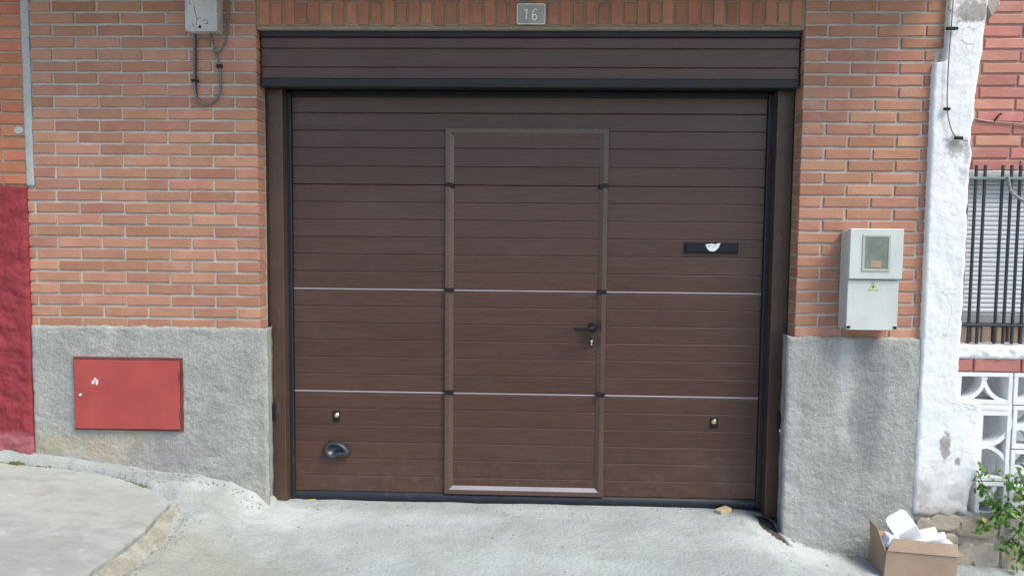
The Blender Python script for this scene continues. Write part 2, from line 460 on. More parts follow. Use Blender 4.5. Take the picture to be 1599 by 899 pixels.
def disc(bm, cx, y, cz, r, depth, seg=20, bev=.15):
    pts = [(cx + r * math.cos(2 * math.pi * i / seg), cz + r * math.sin(2 * math.pi * i / seg)) for i in range(seg)]
    return prism(bm, pts, y, y + depth, r * bev)
def fbm(x, y, z, o=4):
    s = 0; a = 1; f = 1
    for _ in range(o):
        s += a * mn.noise((x * f, y * f, z * f)); a *= .5; f *= 2.03
    return s
def lerp(a, b, t): return a + (b - a) * t
def interp(x, tab):
    if x <= tab[0][0]: return tab[0][1]
    for (a, va), (b, vb) in zip(tab[:-1], tab[1:]):
        if x <= b: return lerp(va, vb, (x - a) / (b - a))
    return tab[-1][1]
def sheet(xl, xr, zb, zt, yf, thick, nx, nz, amp, fs, rnd=.012, seed=0.0, fine=0.0):
    """thick rough wall skin: front face displaced by noise, edges rounded and returned to the back.
    xl, xr are functions of z; zb, zt are functions of x"""
    bm = BM()
    g = []
    zlo = min(zb(xl(0)), zb(xr(0))); 
    for j in range(nz + 1):
        v = j / nz
        row = []
        for i in range(nx + 1):
            u = i / nx
            xm = lerp(xl(.5), xr(.5), u)
            z = lerp(zb(xm), zt(xm), v)
            x = lerp(xl(z), xr(z), u)
            d = amp * fbm(x * fs, seed, z * fs, 4)
            if fine: d += fine * fbm(x * 41, seed + 5, z * 41, 3)
            edge = min(i, nx - i, j, nz - j)
            y = yf - d
            if edge == 0: y += rnd * .8
            elif edge == 1: y += rnd * .22
            row.append(bm.verts.new((x, y, z)))
        g.append(row)
    for j in range(nz):
        for i in range(nx):
            bm.faces.new((g[j][i], g[j][i + 1], g[j + 1][i + 1], g[j + 1][i]))
    ring = [g[0][i] for i in range(nx + 1)] + [g[j][nx] for j in range(1, nz + 1)] + [g[nz][i] for i in range(nx - 1, -1, -1)] + [g[j][0] for j in range(nz - 1, 0, -1)]
    back = [bm.verts.new((v.co.x, yf + thick, v.co.z)) for v in ring]
    for k in range(len(ring)):
        l = (k + 1) % len(ring)
        bm.faces.new((ring[k], ring[l], back[l], back[k]))
    bm.faces.new(back)
    return bm

# ------------------------------------------------------------------ ground
XC = [-3.4, -2.73, -2.49, -2.16, -1.87, -1.66, -1.48, -1.41, -1.2, 0, 1.25, 1.40, 1.48, 1.59, 1.73, 1.85, 2.2, 2.8, 3.4]
YR = [(.30, [.36, .298, .277, .225, .188, .156, .06, -.026, -.028, -.028, -.030, -.062, -.10, -.16, -.186, -.19, -.21, -.26, -.31]),
      (.02, [.36, .298, .277, .225, .188, .156, .095, .01, -.028, -.028, -.030, -.070, -.11, -.155, -.182, -.19, -.21, -.26, -.31]),
      (-.12, [.31, .245, .228, .20, .185, .135, .065, .020, -.028, -.029, -.030, -.058, -.095, -.135, -.168, -.18, -.21, -.25, -.30]),
      (-.38, [.30, .24, .215, .18, .145, .085, .040, .012, -.028, -.030, -.034, -.060, -.09, -.125, -.165, -.18, -.205, -.25, -.30]),
      (-.80, [.29, .23, .205, .17, .135, .080, .030, .005, -.030, -.034, -.045, -.065, -.09, -.12, -.155, -.175, -.205, -.25, -.30]),
      (-1.3, [.28, .22, .19, .16, .13, .075, .025, .000, -.03, -.04, -.06, -.075, -.09, -.115, -.145, -.17, -.21, -.26, -.31]),
      (-3.0, [.27, .20, .18, .145, .115, .09, .07, .06, .03, -.06, -.13, -.15, -.155, -.165, -.18, -.19, -.23, -.29, -.34])]
YR = YR[::-1]
def hbase(x, y):
    if y < -3.0: y = -3.0
    if y > .3: y = .3
    ex = 0.0
    if x < -3.4: ex = -.085 * (max(x, -14) + 3.4); x = -3.4
    if x > 3.4: ex = -.085 * (min(x, 14) - 3.4); x = 3.4
    for (ya, ra), (yb, rb) in zip(YR[:-1], YR[1:]):
        if y <= yb + 1e-9:
            t = (y - ya) / (yb - ya); t = t * t * (3 - 2 * t) if abs(yb - ya) < .5 else t
            return lerp(interp(x, list(zip(XC, ra))), interp(x, list(zip(XC, rb))), t) + ex
    return 0
SLAB_EDGE = [(-3.6, -.15), (-3.2, -.135), (-2.862, -.124), (-2.693, -.11), (-2.528, -.092), (-2.36, -.10), (-2.223, -.12), (-2.13, -.150), (-2.049, -.185), (-1.93, -.255), (-1.85, -.315), (-1.808, -.355),
             (-1.797, -.40), (-1.782, -.55), (-1.750, -.75), (-1.748, -.976), (-1.75, -1.233), (-1.75, -2.4), (-1.75, -3.0)]
def zslab(x, y): return .147 - .11 * (x + 1.83)
def slab_in(x, y):
    """how far (metres, rough) a point is inside the raised pavement slab"""
    ye = interp(x, [(a, b) for a, b in SLAB_EDGE[:12]])
    xe = -interp(-y, [(-b, -a) for a, b in SLAB_EDGE[11:]])
    return min(ye - y, xe - x)
PIT = [(1.335, .223), (1.318, .06), (1.316, -.036), (1.345, -.129), (1.391, -.222), (1.405, -.215), (1.399, -.10), (1.404, -.007), (1.424, .12), (1.41, .22)]
def in_poly(x, y, P):
    c_ = False
    for i in range(len(P)):
        x1, y1 = P[i]; x2, y2 = P[i - 1]
        if (y1 > y) != (y2 > y) and x < (x2 - x1) * (y - y1) / (y2 - y1) + x1: c_ = not c_
    return c_
def ground_z(x, y, detail=True):
    z = hbase(x, y)
    near = -3.4 < x < 3.4 and -3.0 < y < .3
    if near and x < -1.55:
        s = slab_in(x, y)
        if s > -.026:
            z = min(z, zslab(x, y) - .022 - .05 * min(1, max(0, (s + .026) / .04)))
        elif y < -.2:
            # mortar gutter running down beside the slab, with a lumpy bead on its far side
            t = (-s - .015) / .105
            if t < 1: z = lerp(zslab(x, y) - .020, z, t * t * (3 - 2 * t)) - .012 * math.sin(math.pi * t)
    if detail and near:
        z += .006 * fbm(x * 3.1, y * 3.1, 3.0, 4) + .0016 * fbm(x * 26, y * 26, 1.0, 3)
        if x < -1.45 and slab_in(x, y) < -.10:
            z += .012 * fbm(x * 8, y * 8, 9.0, 6) * min(1, (-1.45 - x) / .15)
            bd = math.exp(-((x + 1.605 + .02 * fbm(y * 5, 2, 2)) / .05) ** 2); z += .010 * bd * (1 + .8 * fbm(x * 16, y * 12, 4))
        if in_poly(x, y, PIT): z -= .035
    return z
def axis(segs):
    out = []
    for a, b, st in segs:
        k = max(1, round((b - a) / st))
        out += [lerp(a, b, i / k) for i in range(k)]
    out.append(segs[-1][1])
    return out
gx = axis([(-120, -30, 30), (-30, -6, 6), (-6, -3.3, .4), (-3.3, -1.2, .014), (-1.2, 1.2, .03), (1.2, 2.4, .012), (2.4, 3.3, .05), (3.3, 6, .4), (6, 30, 6), (30, 120, 30)])
gy = axis([(-120, -30, 30), (-30, -6, 6), (-6, -3.0, .4), (-3.0, -1.4, .08), (-1.4, .27, .014), (.27, .6, .1), (.6, 6, 1.8), (6, 30, 8), (30, 120, 30)])
vs = []
for y in gy:
    for x in gx: vs.append((x, y, ground_z(x, y) - (0 if y < .5 else .0)))
nx_ = len(gx)
fs = [(j * nx_ + i, j * nx_ + i + 1, (j + 1) * nx_ + i + 1, (j + 1) * nx_ + i) for j in range(len(gy) - 1) for i in range(nx_ - 1)]
me = bpy.data.meshes.new('driveway'); me.from_pydata(vs, [], fs); me.update()
for p in me.polygons: p.use_smooth = True
me.materials.append(MT['drive'])
drive = obj('driveway', me)
tag(drive, kind='structure')

# asphalt street running past in front of the driveway
rx = axis([(-60, -4, 4), (-4, 4, .4), (4, 60, 4)]); ry = [-7.2, -6.2, -5.2, -4.2, -3.4, -2.6, -2.2]
vs = [(x, y, ground_z(x, y, False) + .02 - .012 * (y > -2.3)) for y in ry for x in rx]
fs = [(j * len(rx) + i, j * len(rx) + i + 1, (j + 1) * len(rx) + i + 1, (j + 1) * len(rx) + i) for j in range(len(ry) - 1) for i in range(len(rx) - 1)]
me = bpy.data.meshes.new('road'); me.from_pydata(vs, [], fs); me.update(); me.materials.append(MT['asphalt'])
tag(obj('road', me), kind='structure')

# raised pavement slab
bm = BM()
prev = None
nxs = [-6, -4.5] + axis([(-3.6, -1.748, .03)])
cols = []
def wob(x, y): return .008 * fbm(x * 14, y * 14, 5, 3)
top_rows = []
ys_s = axis([(-6, -3, .5), (-3, -1.4, .2), (-1.4, -.08, .02)])
grid = {}
for j, y in enumerate(ys_s):
    for i, x in enumerate(nxs):
        xe = -interp(-y, [(-b, -a) for a, b in SLAB_EDGE[11:]]) if y < -.36 else -1.80
        xx = x if x < -3.5 else lerp(-3.6, xe, (x + 3.6) / (3.6 - 1.748))
        ye = interp(xx, [(a, b) for a, b in SLAB_EDGE[:12]])
        yy = min(y, ye)
        xx += wob(xx, yy); yy += wob(yy, xx) 
        grid[i, j] = bm.verts.new((xx, yy, zslab(xx, yy) + .004 * fbm(xx * 2.5, yy * 2.5, 0, 4) + .0012 * fbm(xx * 22, yy * 22, 4, 3)))
for j in range(len(ys_s) - 1):
    for i in range(len(nxs) - 1):
        q = [grid[i, j], grid[i + 1, j], grid[i + 1, j + 1], grid[i, j + 1]]
        if len({tuple(round(c_, 5) for c_ in v.co) for v in q}) >= 3 and (q[0].co - q[3].co).length + (q[1].co - q[2].co).length > .004:
            bm.faces.new(q)
bmesh.ops.delete(bm, geom=[v for v in bm.verts if not v.link_faces], context='VERTS')
bmesh.ops.remove_doubles(bm, verts=bm.verts[:], dist=.002)
be = [e for e in bm.edges if len(e.link_faces) == 1]
ex = bmesh.ops.extrude_edge_only(bm, edges=be)
for v in [g for g in ex['geom'] if isinstance(g, bmesh.types.BMVert)]: v.co.z -= .09
slab = obj('pavement', bm, 'slab', smooth=False)
tag(slab, kind='structure')
# mossy mortar strip lying in the gutter beside the slab
bm = BM()
L = [(x, y) for x, y in SLAB_EDGE if y < -.30 and y > -3.1]
pts = smoothpath([(x, y, 0) for x, y in L], 8)
rows = []
for p in pts:
    t0 = .004 + .006 * fbm(p.y * 9, 1, 1); wd = (.085 + .03 * fbm(p.y * 6, 7, 2)) * min(1, .25 + (-.30 - p.y) * 2.2)
    row = []
    for k in range(7):
        s = k / 6
        x = p.x + t0 + wd * s
        y = p.y + .02 * s
        z = max(ground_z(x, y), zslab(x, y) - .006 - .085 * s) + .003 + .004 * fbm(x * 22, y * 22, 2)
        if k in (0, 6): z -= .012
        row.append(bm.verts.new((x, y, z)))
    rows.append(row)
for a, b in zip(rows[:-1], rows[1:]):
    for k in range(6): bm.faces.new((a[k], a[k + 1], b[k + 1], b[k]))
g = obj('gutter', bm, 'gutter', smooth=True); tag(g, kind='structure')
# earth showing where the concrete has broken away by the right jamb
bm = BM()
nn = []
cx_ = sum(p[0] for p in PIT) / len(PIT); cy_ = sum(p[1] for p in PIT) / len(PIT)
outer = []
for i in range(len(PIT)):
    a = PIT[i]; b = PIT[(i + 1) % len(PIT)]
    for k in range(4):
        x = lerp(a[0], b[0], k / 4) + .004 * fbm(i * 3 + k, 1, 1); y = lerp(a[1], b[1], k / 4) + .004 * fbm(1, i * 3 + k, 2)
        outer.append((x, y))
rings = []
for s in (1.0, .75, .5, .25):
    rings.append([bm.verts.new((lerp(cx_, x, s), lerp(cy_, y, s), hbase(lerp(cx_, x, s), lerp(cy_, y, s)) - .012 + .008 * fbm(lerp(cx_, x, s) * 20, lerp(cy_, y, s) * 20, 0))) for x, y in outer])
for a, b in zip(rings[:-1], rings[1:]):
    for i in range(len(outer)):
        j = (i + 1) % len(outer); bm.faces.new((a[i], a[j], b[j], b[i]))
bm.faces.new(rings[-1])
o = obj('earth_patch', bm, 'dirt', smooth=True); tag(o, kind='structure')

# ------------------------------------------------------------------ bricks
_bm_cache = {}
def brick_mesh(L_, H_, D_, mat, var=0, vertical=False):
    key = (round(L_, 3), round(H_, 3), round(D_, 3), mat, var)
    if key in _bm_cache: return _bm_cache[key]
    rs = random.Random(str(key))
    b = .0035
    nl = 4 if L_ > .15 else (3 if L_ > .08 else 2)
    hx, hz = L_ / 2, H_ / 2
    if vertical:
        ring = [(-hx, lerp(-hz, hz, i / 3)) for i in range(3)] + [(-hx, hz)] + [(hx, lerp(hz, -hz, i / 3)) for i in range(3)] + [(hx, -hz)]
    else:
        ring = [(lerp(-hx, hx, i / nl), -hz) for i in range(nl + 1)] + [(lerp(hx, -hx, i / nl), hz) for i in range(nl + 1)]
    ring = [(x + rs.uniform(-.0013, .0013), z + rs.uniform(-.0018, .0018)) for x, z in ring]
    bm = BM()
    r0 = [bm.verts.new((x - math.copysign(b, x) if abs(x) > hx * .9 or not vertical and abs(abs(x) - hx) < .01 else x, rs.uniform(-.0008, .0008), z - math.copysign(b, z) if abs(abs(z) - hz) < .01 else z)) for x, z in ring]
    r1 = [bm.verts.new((x, b + rs.uniform(-.001, .001), z)) for x, z in ring]
    r2 = [bm.verts.new((x, D_, z)) for x, z in ring]
    bm.faces.new(r0)
    for a, c_ in ((r0, r1), (r1, r2)):
        for i in range(len(ring)):
            j = (i + 1) % len(ring); bm.faces.new((a[i], a[j], c_[j], c_[i]))
    bm.faces.new(r2[::-1])
    bmesh.ops.recalc_face_normals(bm, faces=bm.faces[:])
    m_ = bpy.data.meshes.new('brick'); bm.to_mesh(m_); bm.free()
    m_.materials.append(MT[mat])
    _bm_cache[key] = m_
    return m_
J = .0122
def brick(x0, x1, z0, z1, y, D_, mat, parent, vertical=False, jit=.0012):
    m_ = brick_mesh(x1 - x0, z1 - z0, D_, mat, random.randrange(4), vertical)
    return obj('brick', m_, None, parent, ((x0 + x1) / 2 + random.uniform(-1, 1) * jit, y + random.uniform(-.0025, .001), (z0 + z1) / 2 + random.uniform(-1, 1) * jit))
def rough_bricks(bm, x0, x1, z0, z1, y, D_=.03):
    box(bm, x0, x1, y, y + D_, z0, z1)

CH = .0635; Z0 = 2.7126
house = thing('brick_house', 'brick house front with grey cement plinth around the brown garage door', 'house', (0, .15, -.03))
# mortar core with the door opening cut out (an upside-down U), bricks sit 7 mm proud of it
bm = BM()
prism(bm, [(-2.742, -.4), (-1.462, -.4), (-1.462, 2.89), (1.462, 2.89), (1.462, -.4), (2.24, -.4), (2.24, 3.6), (-2.742, 3.6)], .0075, .34)
obj('wall', bm, 'mortar', house)
outer = BM()
for k in range(-9, 28):
    zb_ = Z0 - k * CH; zt_ = zb_ + CH - J
    for side in (-1, 1):
        if k >= 16: xe = -2.742 if side < 0 else 2.128
        else: xe = -2.722 if side < 0 else (2.20 if k < 4 else 2.130)
        xs = []
        x = 1.455
        first = True
        lim = abs(xe)
        Lf = .2435 - J / 2 if k % 2 else .1225 - J / 2
        while x < lim - .012:
            x1 = min(x + (Lf if first else .25 - J), lim)
            a, b = (x, x1) if side > 0 else (-x1, -x)
            if b - a > .012:
                if k < 0:
                    if k < -1 or True: rough_bricks(outer, a, b, zb_, zt_, random.uniform(-.002, .001))
                else:
                    brick(a, b, zb_, zt_, 0, .115 if first else .04, 'brick', house)
            x = x1 + J; first = False
    if k < -3:
        x = -1.455 + J
        off = 0 if k % 2 else .125
        while x < 1.44:
            x1 = min(x + (.25 - J - off), 1.44); off = 0
            rough_bricks(outer, x, x1, zb_, zt_, random.uniform(-.002, .001))
            x = x1 + J
# soldier course over the door: full bricks and half bricks by turns
ns = 43
pw = 2.886 / ns
for i in range(ns):
    x0 = -1.443 + i * pw + J / 2; x1 = -1.443 + (i + 1) * pw - J / 2
    if i % 2 == 0:
        brick(x0, x1, 2.640 + random.uniform(-.002, .004), 2.878, -.001, .05, 'brick_sold', house, True)
    else:
        brick(x0, x1, 2.646 + random.uniform(-.002, .004), 2.757, .0015, .05, 'brick_sold', house, True)
        rough_bricks(outer, x0, x1, 2.769, 2.878, .001)
o = obj('upper_bricks', outer, 'brick', house); o['kind'] = 'stuff'
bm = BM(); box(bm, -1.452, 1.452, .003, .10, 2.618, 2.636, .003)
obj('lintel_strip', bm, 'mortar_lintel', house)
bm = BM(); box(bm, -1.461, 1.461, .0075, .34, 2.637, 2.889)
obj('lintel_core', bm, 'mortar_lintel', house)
# unseen overhang assumed above the picture, sized so its underside shades the top courses
bm = BM(); box(bm, -2.74, 2.19, -.50, .0, 2.885, 3.06, .01)
obj('unseen_overhang', bm, 'sill', house)

# rough grey plinths
zt_l = lambda x: 1.008 + .010 * fbm(x * 14, 3, 0, 4)
zb_l = lambda x: interp(x, [(-2.74, .24), (-2.16, .16), (-1.66, .09), (-1.48, .03), (-1.40, -.05)])
bm = sheet(lambda z: -2.735 + .003 * fbm(z * 9, 0, 1, 3), lambda z: -1.409 + .007 * fbm(z * 7, 0, 2, 4), zb_l, zt_l, -.024, .028, 170, 120, .0038, 13, .014, 1.0, .0022)
obj('plinth', bm, 'plinth', house, smooth=True)
zt_r = lambda x: 1.004 + .010 * fbm(x * 14, 8, 0, 4)
zb_r = lambda x: interp(x, [(1.40, -.14), (1.48, -.19), (1.73, -.24), (2.13, -.28)])
bm = sheet(lambda z: 1.412 + .007 * fbm(z * 7, 4, 2, 4), lambda z: 2.125 + .004 * fbm(z * 9, 0, 5, 3), zb_r, zt_r, -.024, .028, 92, 150, .0038, 13, .014, 5.0, .0022)
obj('plinth', bm, 'plinth', house, smooth=True)
# plinth reveals down the sides of the opening
for s in (-1, 1):
    bm = BM()
    x0, x1 = (1.418, 1.462)
    rows = []
    for j in range(60):
        z = lerp(-.15, 1.0, j / 59)
        row = []
        for k in range(5):
            y = lerp(-.008, .125, k / 4)
            row.append(bm.verts.new((s * (x0 + .012 + .006 * fbm(z * 9, y * 9, s)), y, z)))
        row.append(bm.verts.new((s * (x1 - .002), .125, z))); row.append(bm.verts.new((s * (x1 - .002), .0, z)))
        rows.append(row)
    for a, b in zip(rows[:-1], rows[1:]):
        for k in range(6): bm.faces.new((a[k], a[k + 1], b[k + 1], b[k]))
    bm.faces.new(rows[-1])
    obj('reveal', bm, 'plinth', house, smooth=True)

# ------------------------------------------------------------------ garage door
gd = thing('garage_door', 'brown woodgrain sectional garage door with a wicket door in its middle', 'garage door', (0, .23, -.028))
def plank_mesh(w_, h_, bv, dp=.0036, key=None):
    k = ('plank', round(w_, 3), round(h_, 3), bv)
    if k in _bm_cache: return _bm_cache[k]
    bm = BM()
    hx, hz = w_ / 2, h_ / 2
    tb = bv * 1.7
    prof = [(0.03, -hz), (dp * .25, -hz), (.0004, -hz + .0004), (0, -hz + .0012), (0, hz - tb), (dp * .22, hz - tb * .62), (dp * .55, hz - tb * .28), (dp, hz), (.03, hz)]
    a = [bm.verts.new((-hx, y, z)) for y, z in prof]; b = [bm.verts.new((hx, y, z)) for y, z in prof]
    bm.faces.new(a); bm.faces.new(b[::-1])
    for i in range(len(prof)):
        j = (i + 1) % len(prof); bm.faces.new((a[i], b[i], b[j], a[j]))
    bmesh.ops.recalc_face_normals(bm, faces=bm.faces[:])
    m_ = bpy.data.meshes.new('plank'); bm.to_mesh(m_); bm.free()
    m_.materials.append(MT['wood'])
    _bm_cache[k] = m_
    return m_
def plank(x0, x1, z0, z1, y, parent, bv=.0052):
    return obj('plank', plank_mesh(x1 - x0, z1 - z0 - .0006, bv), None, parent, ((x0 + x1) / 2, y, (z0 + z1) / 2))
# fixed fascia over the door
bm = BM(); box(bm, -1.445, 1.445, .062, .245, 2.332, 2.628)
fascia = obj('fascia', bm, 'void', gd)
for z0, z1 in ((2.369, 2.431), (2.431, 2.531), (2.531, 2.588)):
    plank(-1.444, 1.444, z0, z1, .047, fascia)
bm = BM(); box(bm, -1.447, 1.447, .036, .10, 2.5885, 2.622, .003); obj('trim_strip', bm, 'trim', fascia)
bm = BM(); box(bm, -1.447, 1.447, .036, .12, 2.322, 2.3685, .004); obj('trim_strip', bm, 'trim', fascia)
# jambs with their dark side fillers and the little lock cases
for s in (-1, 1):
    x0, x1 = (1.360, 1.443) if s < 0 else (1.364, 1.453)
    a, b = (s * x0, s * x1) if s > 0 else (s * x1, s * x0)
    zb_ = -.030 if s < 0 else -.045
    bm = BM(); box(bm, a, b, .132, .235, zb_, 2.331, .004, 2)
    jb = obj('jamb', bm, 'jamb', gd)
    bm = BM(); box(bm, min(s * 1.4615, s * 1.437), max(s * 1.4615, s * 1.437), .150, .26, -.05, 2.331)
    obj('filler', bm, 'jamb', gd)
    bm = BM(); cx_ = s * 1.432
    box(bm, cx_ - .015, cx_ + .015, .108, .134, .458, .560, .004)
    lc = obj('lock_case', bm, 'black', jb)
    bm = BM(); tube(bm, [(cx_ - .006, .104, .452), (cx_ - .006, .104, .470)], .006); tube(bm, [(cx_ - .012, .104, .452), (cx_ + .010, .104, .452)], .005)
    obj('lock_pin', bm, 'chrome', jb)
    # rubber side gasket
    g0, g1 = (1.336, 1.372) if s < 0 else (1.336, 1.376)
    a, b = (s * g0, s * g1) if s > 0 else (s * g1, s * g0)
    bm = BM(); box(bm, a, b, .208, .245, -.022, 2.325, .006, 2)
    obj('gasket', bm, 'navy', gd)
bm = BM(); box(bm, -1.335, 1.335, .205, .245, 2.298, 2.3315, .004); obj('top_seal', bm, 'black', gd)
bm = BM(); box(bm, -1.462, 1.462, .285, .33, -.06, 2.62); obj('back_panel', bm, 'void', gd)
# bolt left of the left jamb's foot
bm = BM(); disc(bm, -1.452, .085, .055, .018, .05, 12); box(bm, -1.464, -1.444, .09, .14, .06, .10, .004)
obj('anchor_bolt', bm, 'zinc', gd)
# four sections; each plank is a piece
SECS = [[2.335, 2.214, 2.116, 2.018, 1.914, 1.811], [1.811, 1.712, 1.613, 1.514, 1.415, 1.315, 1.213],
        [1.213, 1.115, 1.018, .920, .820, .721, .617], [.617, .518, .420, .321, .222, .122, .026]]
WX0, WX1, WZ0, WZ1 = -.458, .460, .026, 2.126
YD = .23
MT['seam_glint'] = m_paint('seam_highlight_lilac', (.30, .26, .26), .3, .06, 60, .05)  # pale lilac holds the sky highlight of the section seams
MT['bevel_glint'] = m_paint('bevel_highlight_grey', (.31, .28, .30), .3, .08, 60, .05)  # pale grey holds the sky reflection on the lower bevel
wick_back = BM(); box(wick_back, WX0 + .02, WX1 - .02, .2385, .262, WZ0 + .01, WZ1 - .02)
wd = obj('wicket_door', wick_back, 'void', gd)
for rows in SECS:
    bm = BM()
    z1, z0 = rows[0], rows[-1]
    if z1 > 2.2:
        box(bm, -1.3345, 1.3345, YD + .0085, .262, 2.128, z1 - .03)
        box(bm, -1.3345, WX0 - .002, YD + .0085, .262, z0 + .001, 2.128); box(bm, WX1 + .002, 1.3345, YD + .0085, .262, z0 + .001, 2.128)
    else:
        for a, b in ((-1.3345, WX0 - .002), (WX1 + .002, 1.3345)):
            box(bm, a, b, YD + .0085, .262, z0 + .001, z1 - .001)
    sec = obj('door_section', bm, 'void', gd)
    for i, (zt_, zb_) in enumerate(zip(rows[:-1], rows[1:])):
        bv = .0065
        if zb_ > 2.1:
            plank(-1.3345, 1.3345, zb_, zt_, YD, sec)
        else:
            tt = zt_ - (.003 if i == 0 else 0); 
            plank(-1.3345, WX0 + .004, zb_, tt, YD, sec,   .0095 if i == 0 and zt_ < 1.7 else .0056)
            plank(WX1 - .004, 1.3345, zb_, tt, YD, sec,   .0095 if i == 0 and zt_ < 1.7 else .0056)
        if zb_ < 2.12:
            zt2 = min(zt_, 2.094); zb2 = max(zb_, .060)
            plank(WX0 + .030, WX1 - .030, zb2, zt2 - (.003 if i == 0 else 0), YD - .001, wd,   .0095 if i == 0 and zt_ < 1.7 else .0056)
for zj in (1.2105, .6145):
    for par, a, b in ((sec, -1.334, WX0 - .002), (sec, WX1 + .002, 1.334), (wd, WX0 + .046, WX1 - .046)):
        bm = BM(); tube(bm, [(a, .231, zj), (b, .231, zj)], .0055, 8)
        obj('seam_highlight', bm, 'seam_glint', par)  # added strip, its pale colour paints the glint along the seam
bm = BM()
pr = [(.0268, .2117), (.0472, .2258)]
v4 = [bm.verts.new((WX0 + t + .002 * 0, y - .0012, WZ0 + t)) for t, y in pr] + [bm.verts.new((WX1 - t, y - .0012, WZ0 + t)) for t, y in pr[::-1]]
v8 = [bm.verts.new((v.co.x, v.co.y + .004, v.co.z - .003)) for v in v4]
bm.faces.new(v4); bm.faces.new(v8[::-1])
for i in range(4):
    j = (i + 1) % 4; bm.faces.new((v4[i], v4[j], v8[j], v8[i]))
obj('bevel_highlight', bm, 'bevel_glint', wd)  # added strip painting the bright reflection on the bottom rail's slope
# wicket frame: four mitred aluminium rails, flat outside and sloped inside
prof = [(0, .234), (0, .2125), (.0015, .211), (.024, .211), (.026, .2118), (.048, .2265), (.048, .234)]
def corner(t, y, cx_, cz_):
    return (WX0 + t if cx_ < 0 else WX1 - t, y, WZ0 + t if cz_ < 0 else WZ1 - t)
for (c0, c1) in (((-1, 1), (1, 1)), ((1, 1), (1, -1)), ((1, -1), (-1, -1)), ((-1, -1), (-1, 1))):
    bm = BM()
    a = [bm.verts.new(corner(t, y, *c0)) for t, y in prof]; b = [bm.verts.new(corner(t, y, *c1)) for t, y in prof]
    for i in range(len(prof)):
        j = (i + 1) % len(prof); bm.faces.new((a[i], b[i], b[j], a[j]))
    bm.faces.new(a); bm.faces.new(b[::-1])
    obj('frame_rail', bm, 'bronze', wd)
for z in (1.808, 1.211, .621):
    for s in (-1, 1):
        xa = WX0 if s < 0 else WX1
        bm = BM()
        xi = xa - s * .050
        z0, z1 = z - .010, z + .014
        pts = [(xa + s * .001, z0), (xa + s * .001, z1), (xa - s * .026, z1), (xi, z1 - (.006 if z > 1.5 else 0)), (xi, z0 - (.006 if z > 1.5 else 0)), (xa - s * .026, z0)]
        prism(bm, pts, .2075, .233, .002)
        obj('hinge_block', bm, 'black', wd)
# lever handle
bm = BM()
disc(bm, .386, .172, 1.013, .030, .0285, 8, .12)
box(bm, .374, .398, .150, .180, 1.001, 1.025, .004)
tube(bm, smoothpath([(.386, .150, 1.012), (.372, .143, 1.010), (.34, .142, 1.008), (.276, .144, 1.005)], 4), [.011] * 4 + [.0105] * 4 + [.0095] * 4 + [.008], 10)
obj('lever_handle', bm, 'black', wd, smooth=False)
bm = BM()
pts = [(.380 + .0155 * math.cos(a) * (1 if math.sin(a) > 0 else .8), .925 + .027 * math.sin(a)) for a in [2 * math.pi * i / 18 for i in range(18)]]
prism(bm, pts, .190, .201, .003)
obj('escutcheon', bm, 'black', wd)
bm = BM()
disc(bm, .380, .1865, .934, .0085, .006, 14); box(bm, .3755, .3845, .1868, .1925, .909, .930, .0015)
obj('lock_cylinder', bm, 'chrome', wd)
# letter slot with its emblem
bm = BM(); box(bm, .897, 1.196, .214, .232, 1.436, 1.500, .004, 2)
ls = obj('letter_slot', bm, 'black', gd)
bm = BM(); box(bm, .905, 1.188, .2085, .2155, 1.447, 1.489, .002)
obj('flap', bm, 'black', ls)
ep = [(395, 318), (402, 310), (412, 322), (424, 308), (440, 312), (452, 306), (470, 309), (486, 308), (498, 322), (508, 312), (520, 308), (534, 303), (562, 300), (552, 320), (546, 340), (535, 360), (520, 376), (500, 390), (478, 396), (456, 395), (436, 388), (420, 374), (408, 355), (400, 338)]
ew = [(1.052 + (x - 478) / 7.49 / 272.5, 1.472 - (y - 348) / 7.49 / 272.5) for x, y in ep]
bm = BM(); prism(bm, ew, .2068, .209)
em = obj('emblem', bm, 'white_print', ls)
# dark curl of the horn drawn on the emblem
cxx, czz = 1.052 + (440 - 478) / 7.49 / 272.5, 1.472 - (336 - 348) / 7.49 / 272.5
bm = BM(); tube(bm, [(cxx + .0060 * math.cos(a) * 1.1, .2066, czz + .0060 * math.sin(a)) for a in [i * math.pi / 6 for i in range(10)]], .0011, 5)
disc(bm, cxx - .004, .2062, czz + .001, .0022, .001, 8)
tube(bm, [(cxx + .012, .2066, czz - .008), (cxx + .026, .2066, czz - .004), (cxx + .038, .2066, czz + .008)], .0008, 5)
obj('emblem_line', bm, 'handle', ls)
for x in (-1.091, 1.089):
    bm = BM(); box(bm, x - .021, x + .021, .2225, .233, .437, .500, .003)
    lp = obj('latch_plate', bm, 'black', gd)
    bm = BM()
    disc(bm, x + (.003 if x < 0 else -.001), .207, .477, .0155, .018, 16, .45)
    obj('knob', bm, 'brass', lp)
# teardrop pull handle: raised cup rim with a hollow
tp = [(318, 300), (322, 282), (335, 268), (356, 262), (380, 262), (402, 268), (420, 279), (436, 295), (448, 312), (447, 324), (436, 330), (418, 328), (400, 328), (388, 336), (374, 345), (356, 346), (340, 341), (326, 328), (319, 314)]
tw = [(-1.0865 + (x - 383) / 3.005 / 274, .272 - (y - 304) / 3.005 / 274) for x, y in tp]
hcx, hcz = -1.097, .2795
hol = [(x_, z_) for x_, z_ in [(hcx + (x - hcx) * .60, hcz + (z - hcz) * .52) for x, z in tw]]
bm = BM()
lay = []
for s, y in ((1.0, .230), (1.0, .220), (.96, .205), (.88, .196), (.78, .194)):
    lay.append([(lerp(hcx, x, s), y, lerp(hcz, z, s)) for x, z in tw])
lay.append([(x, .199, z) for x, z in hol]); lay.append([(lerp(hcx, x, .8), .226, lerp(hcz, z, .8)) for x, z in hol])
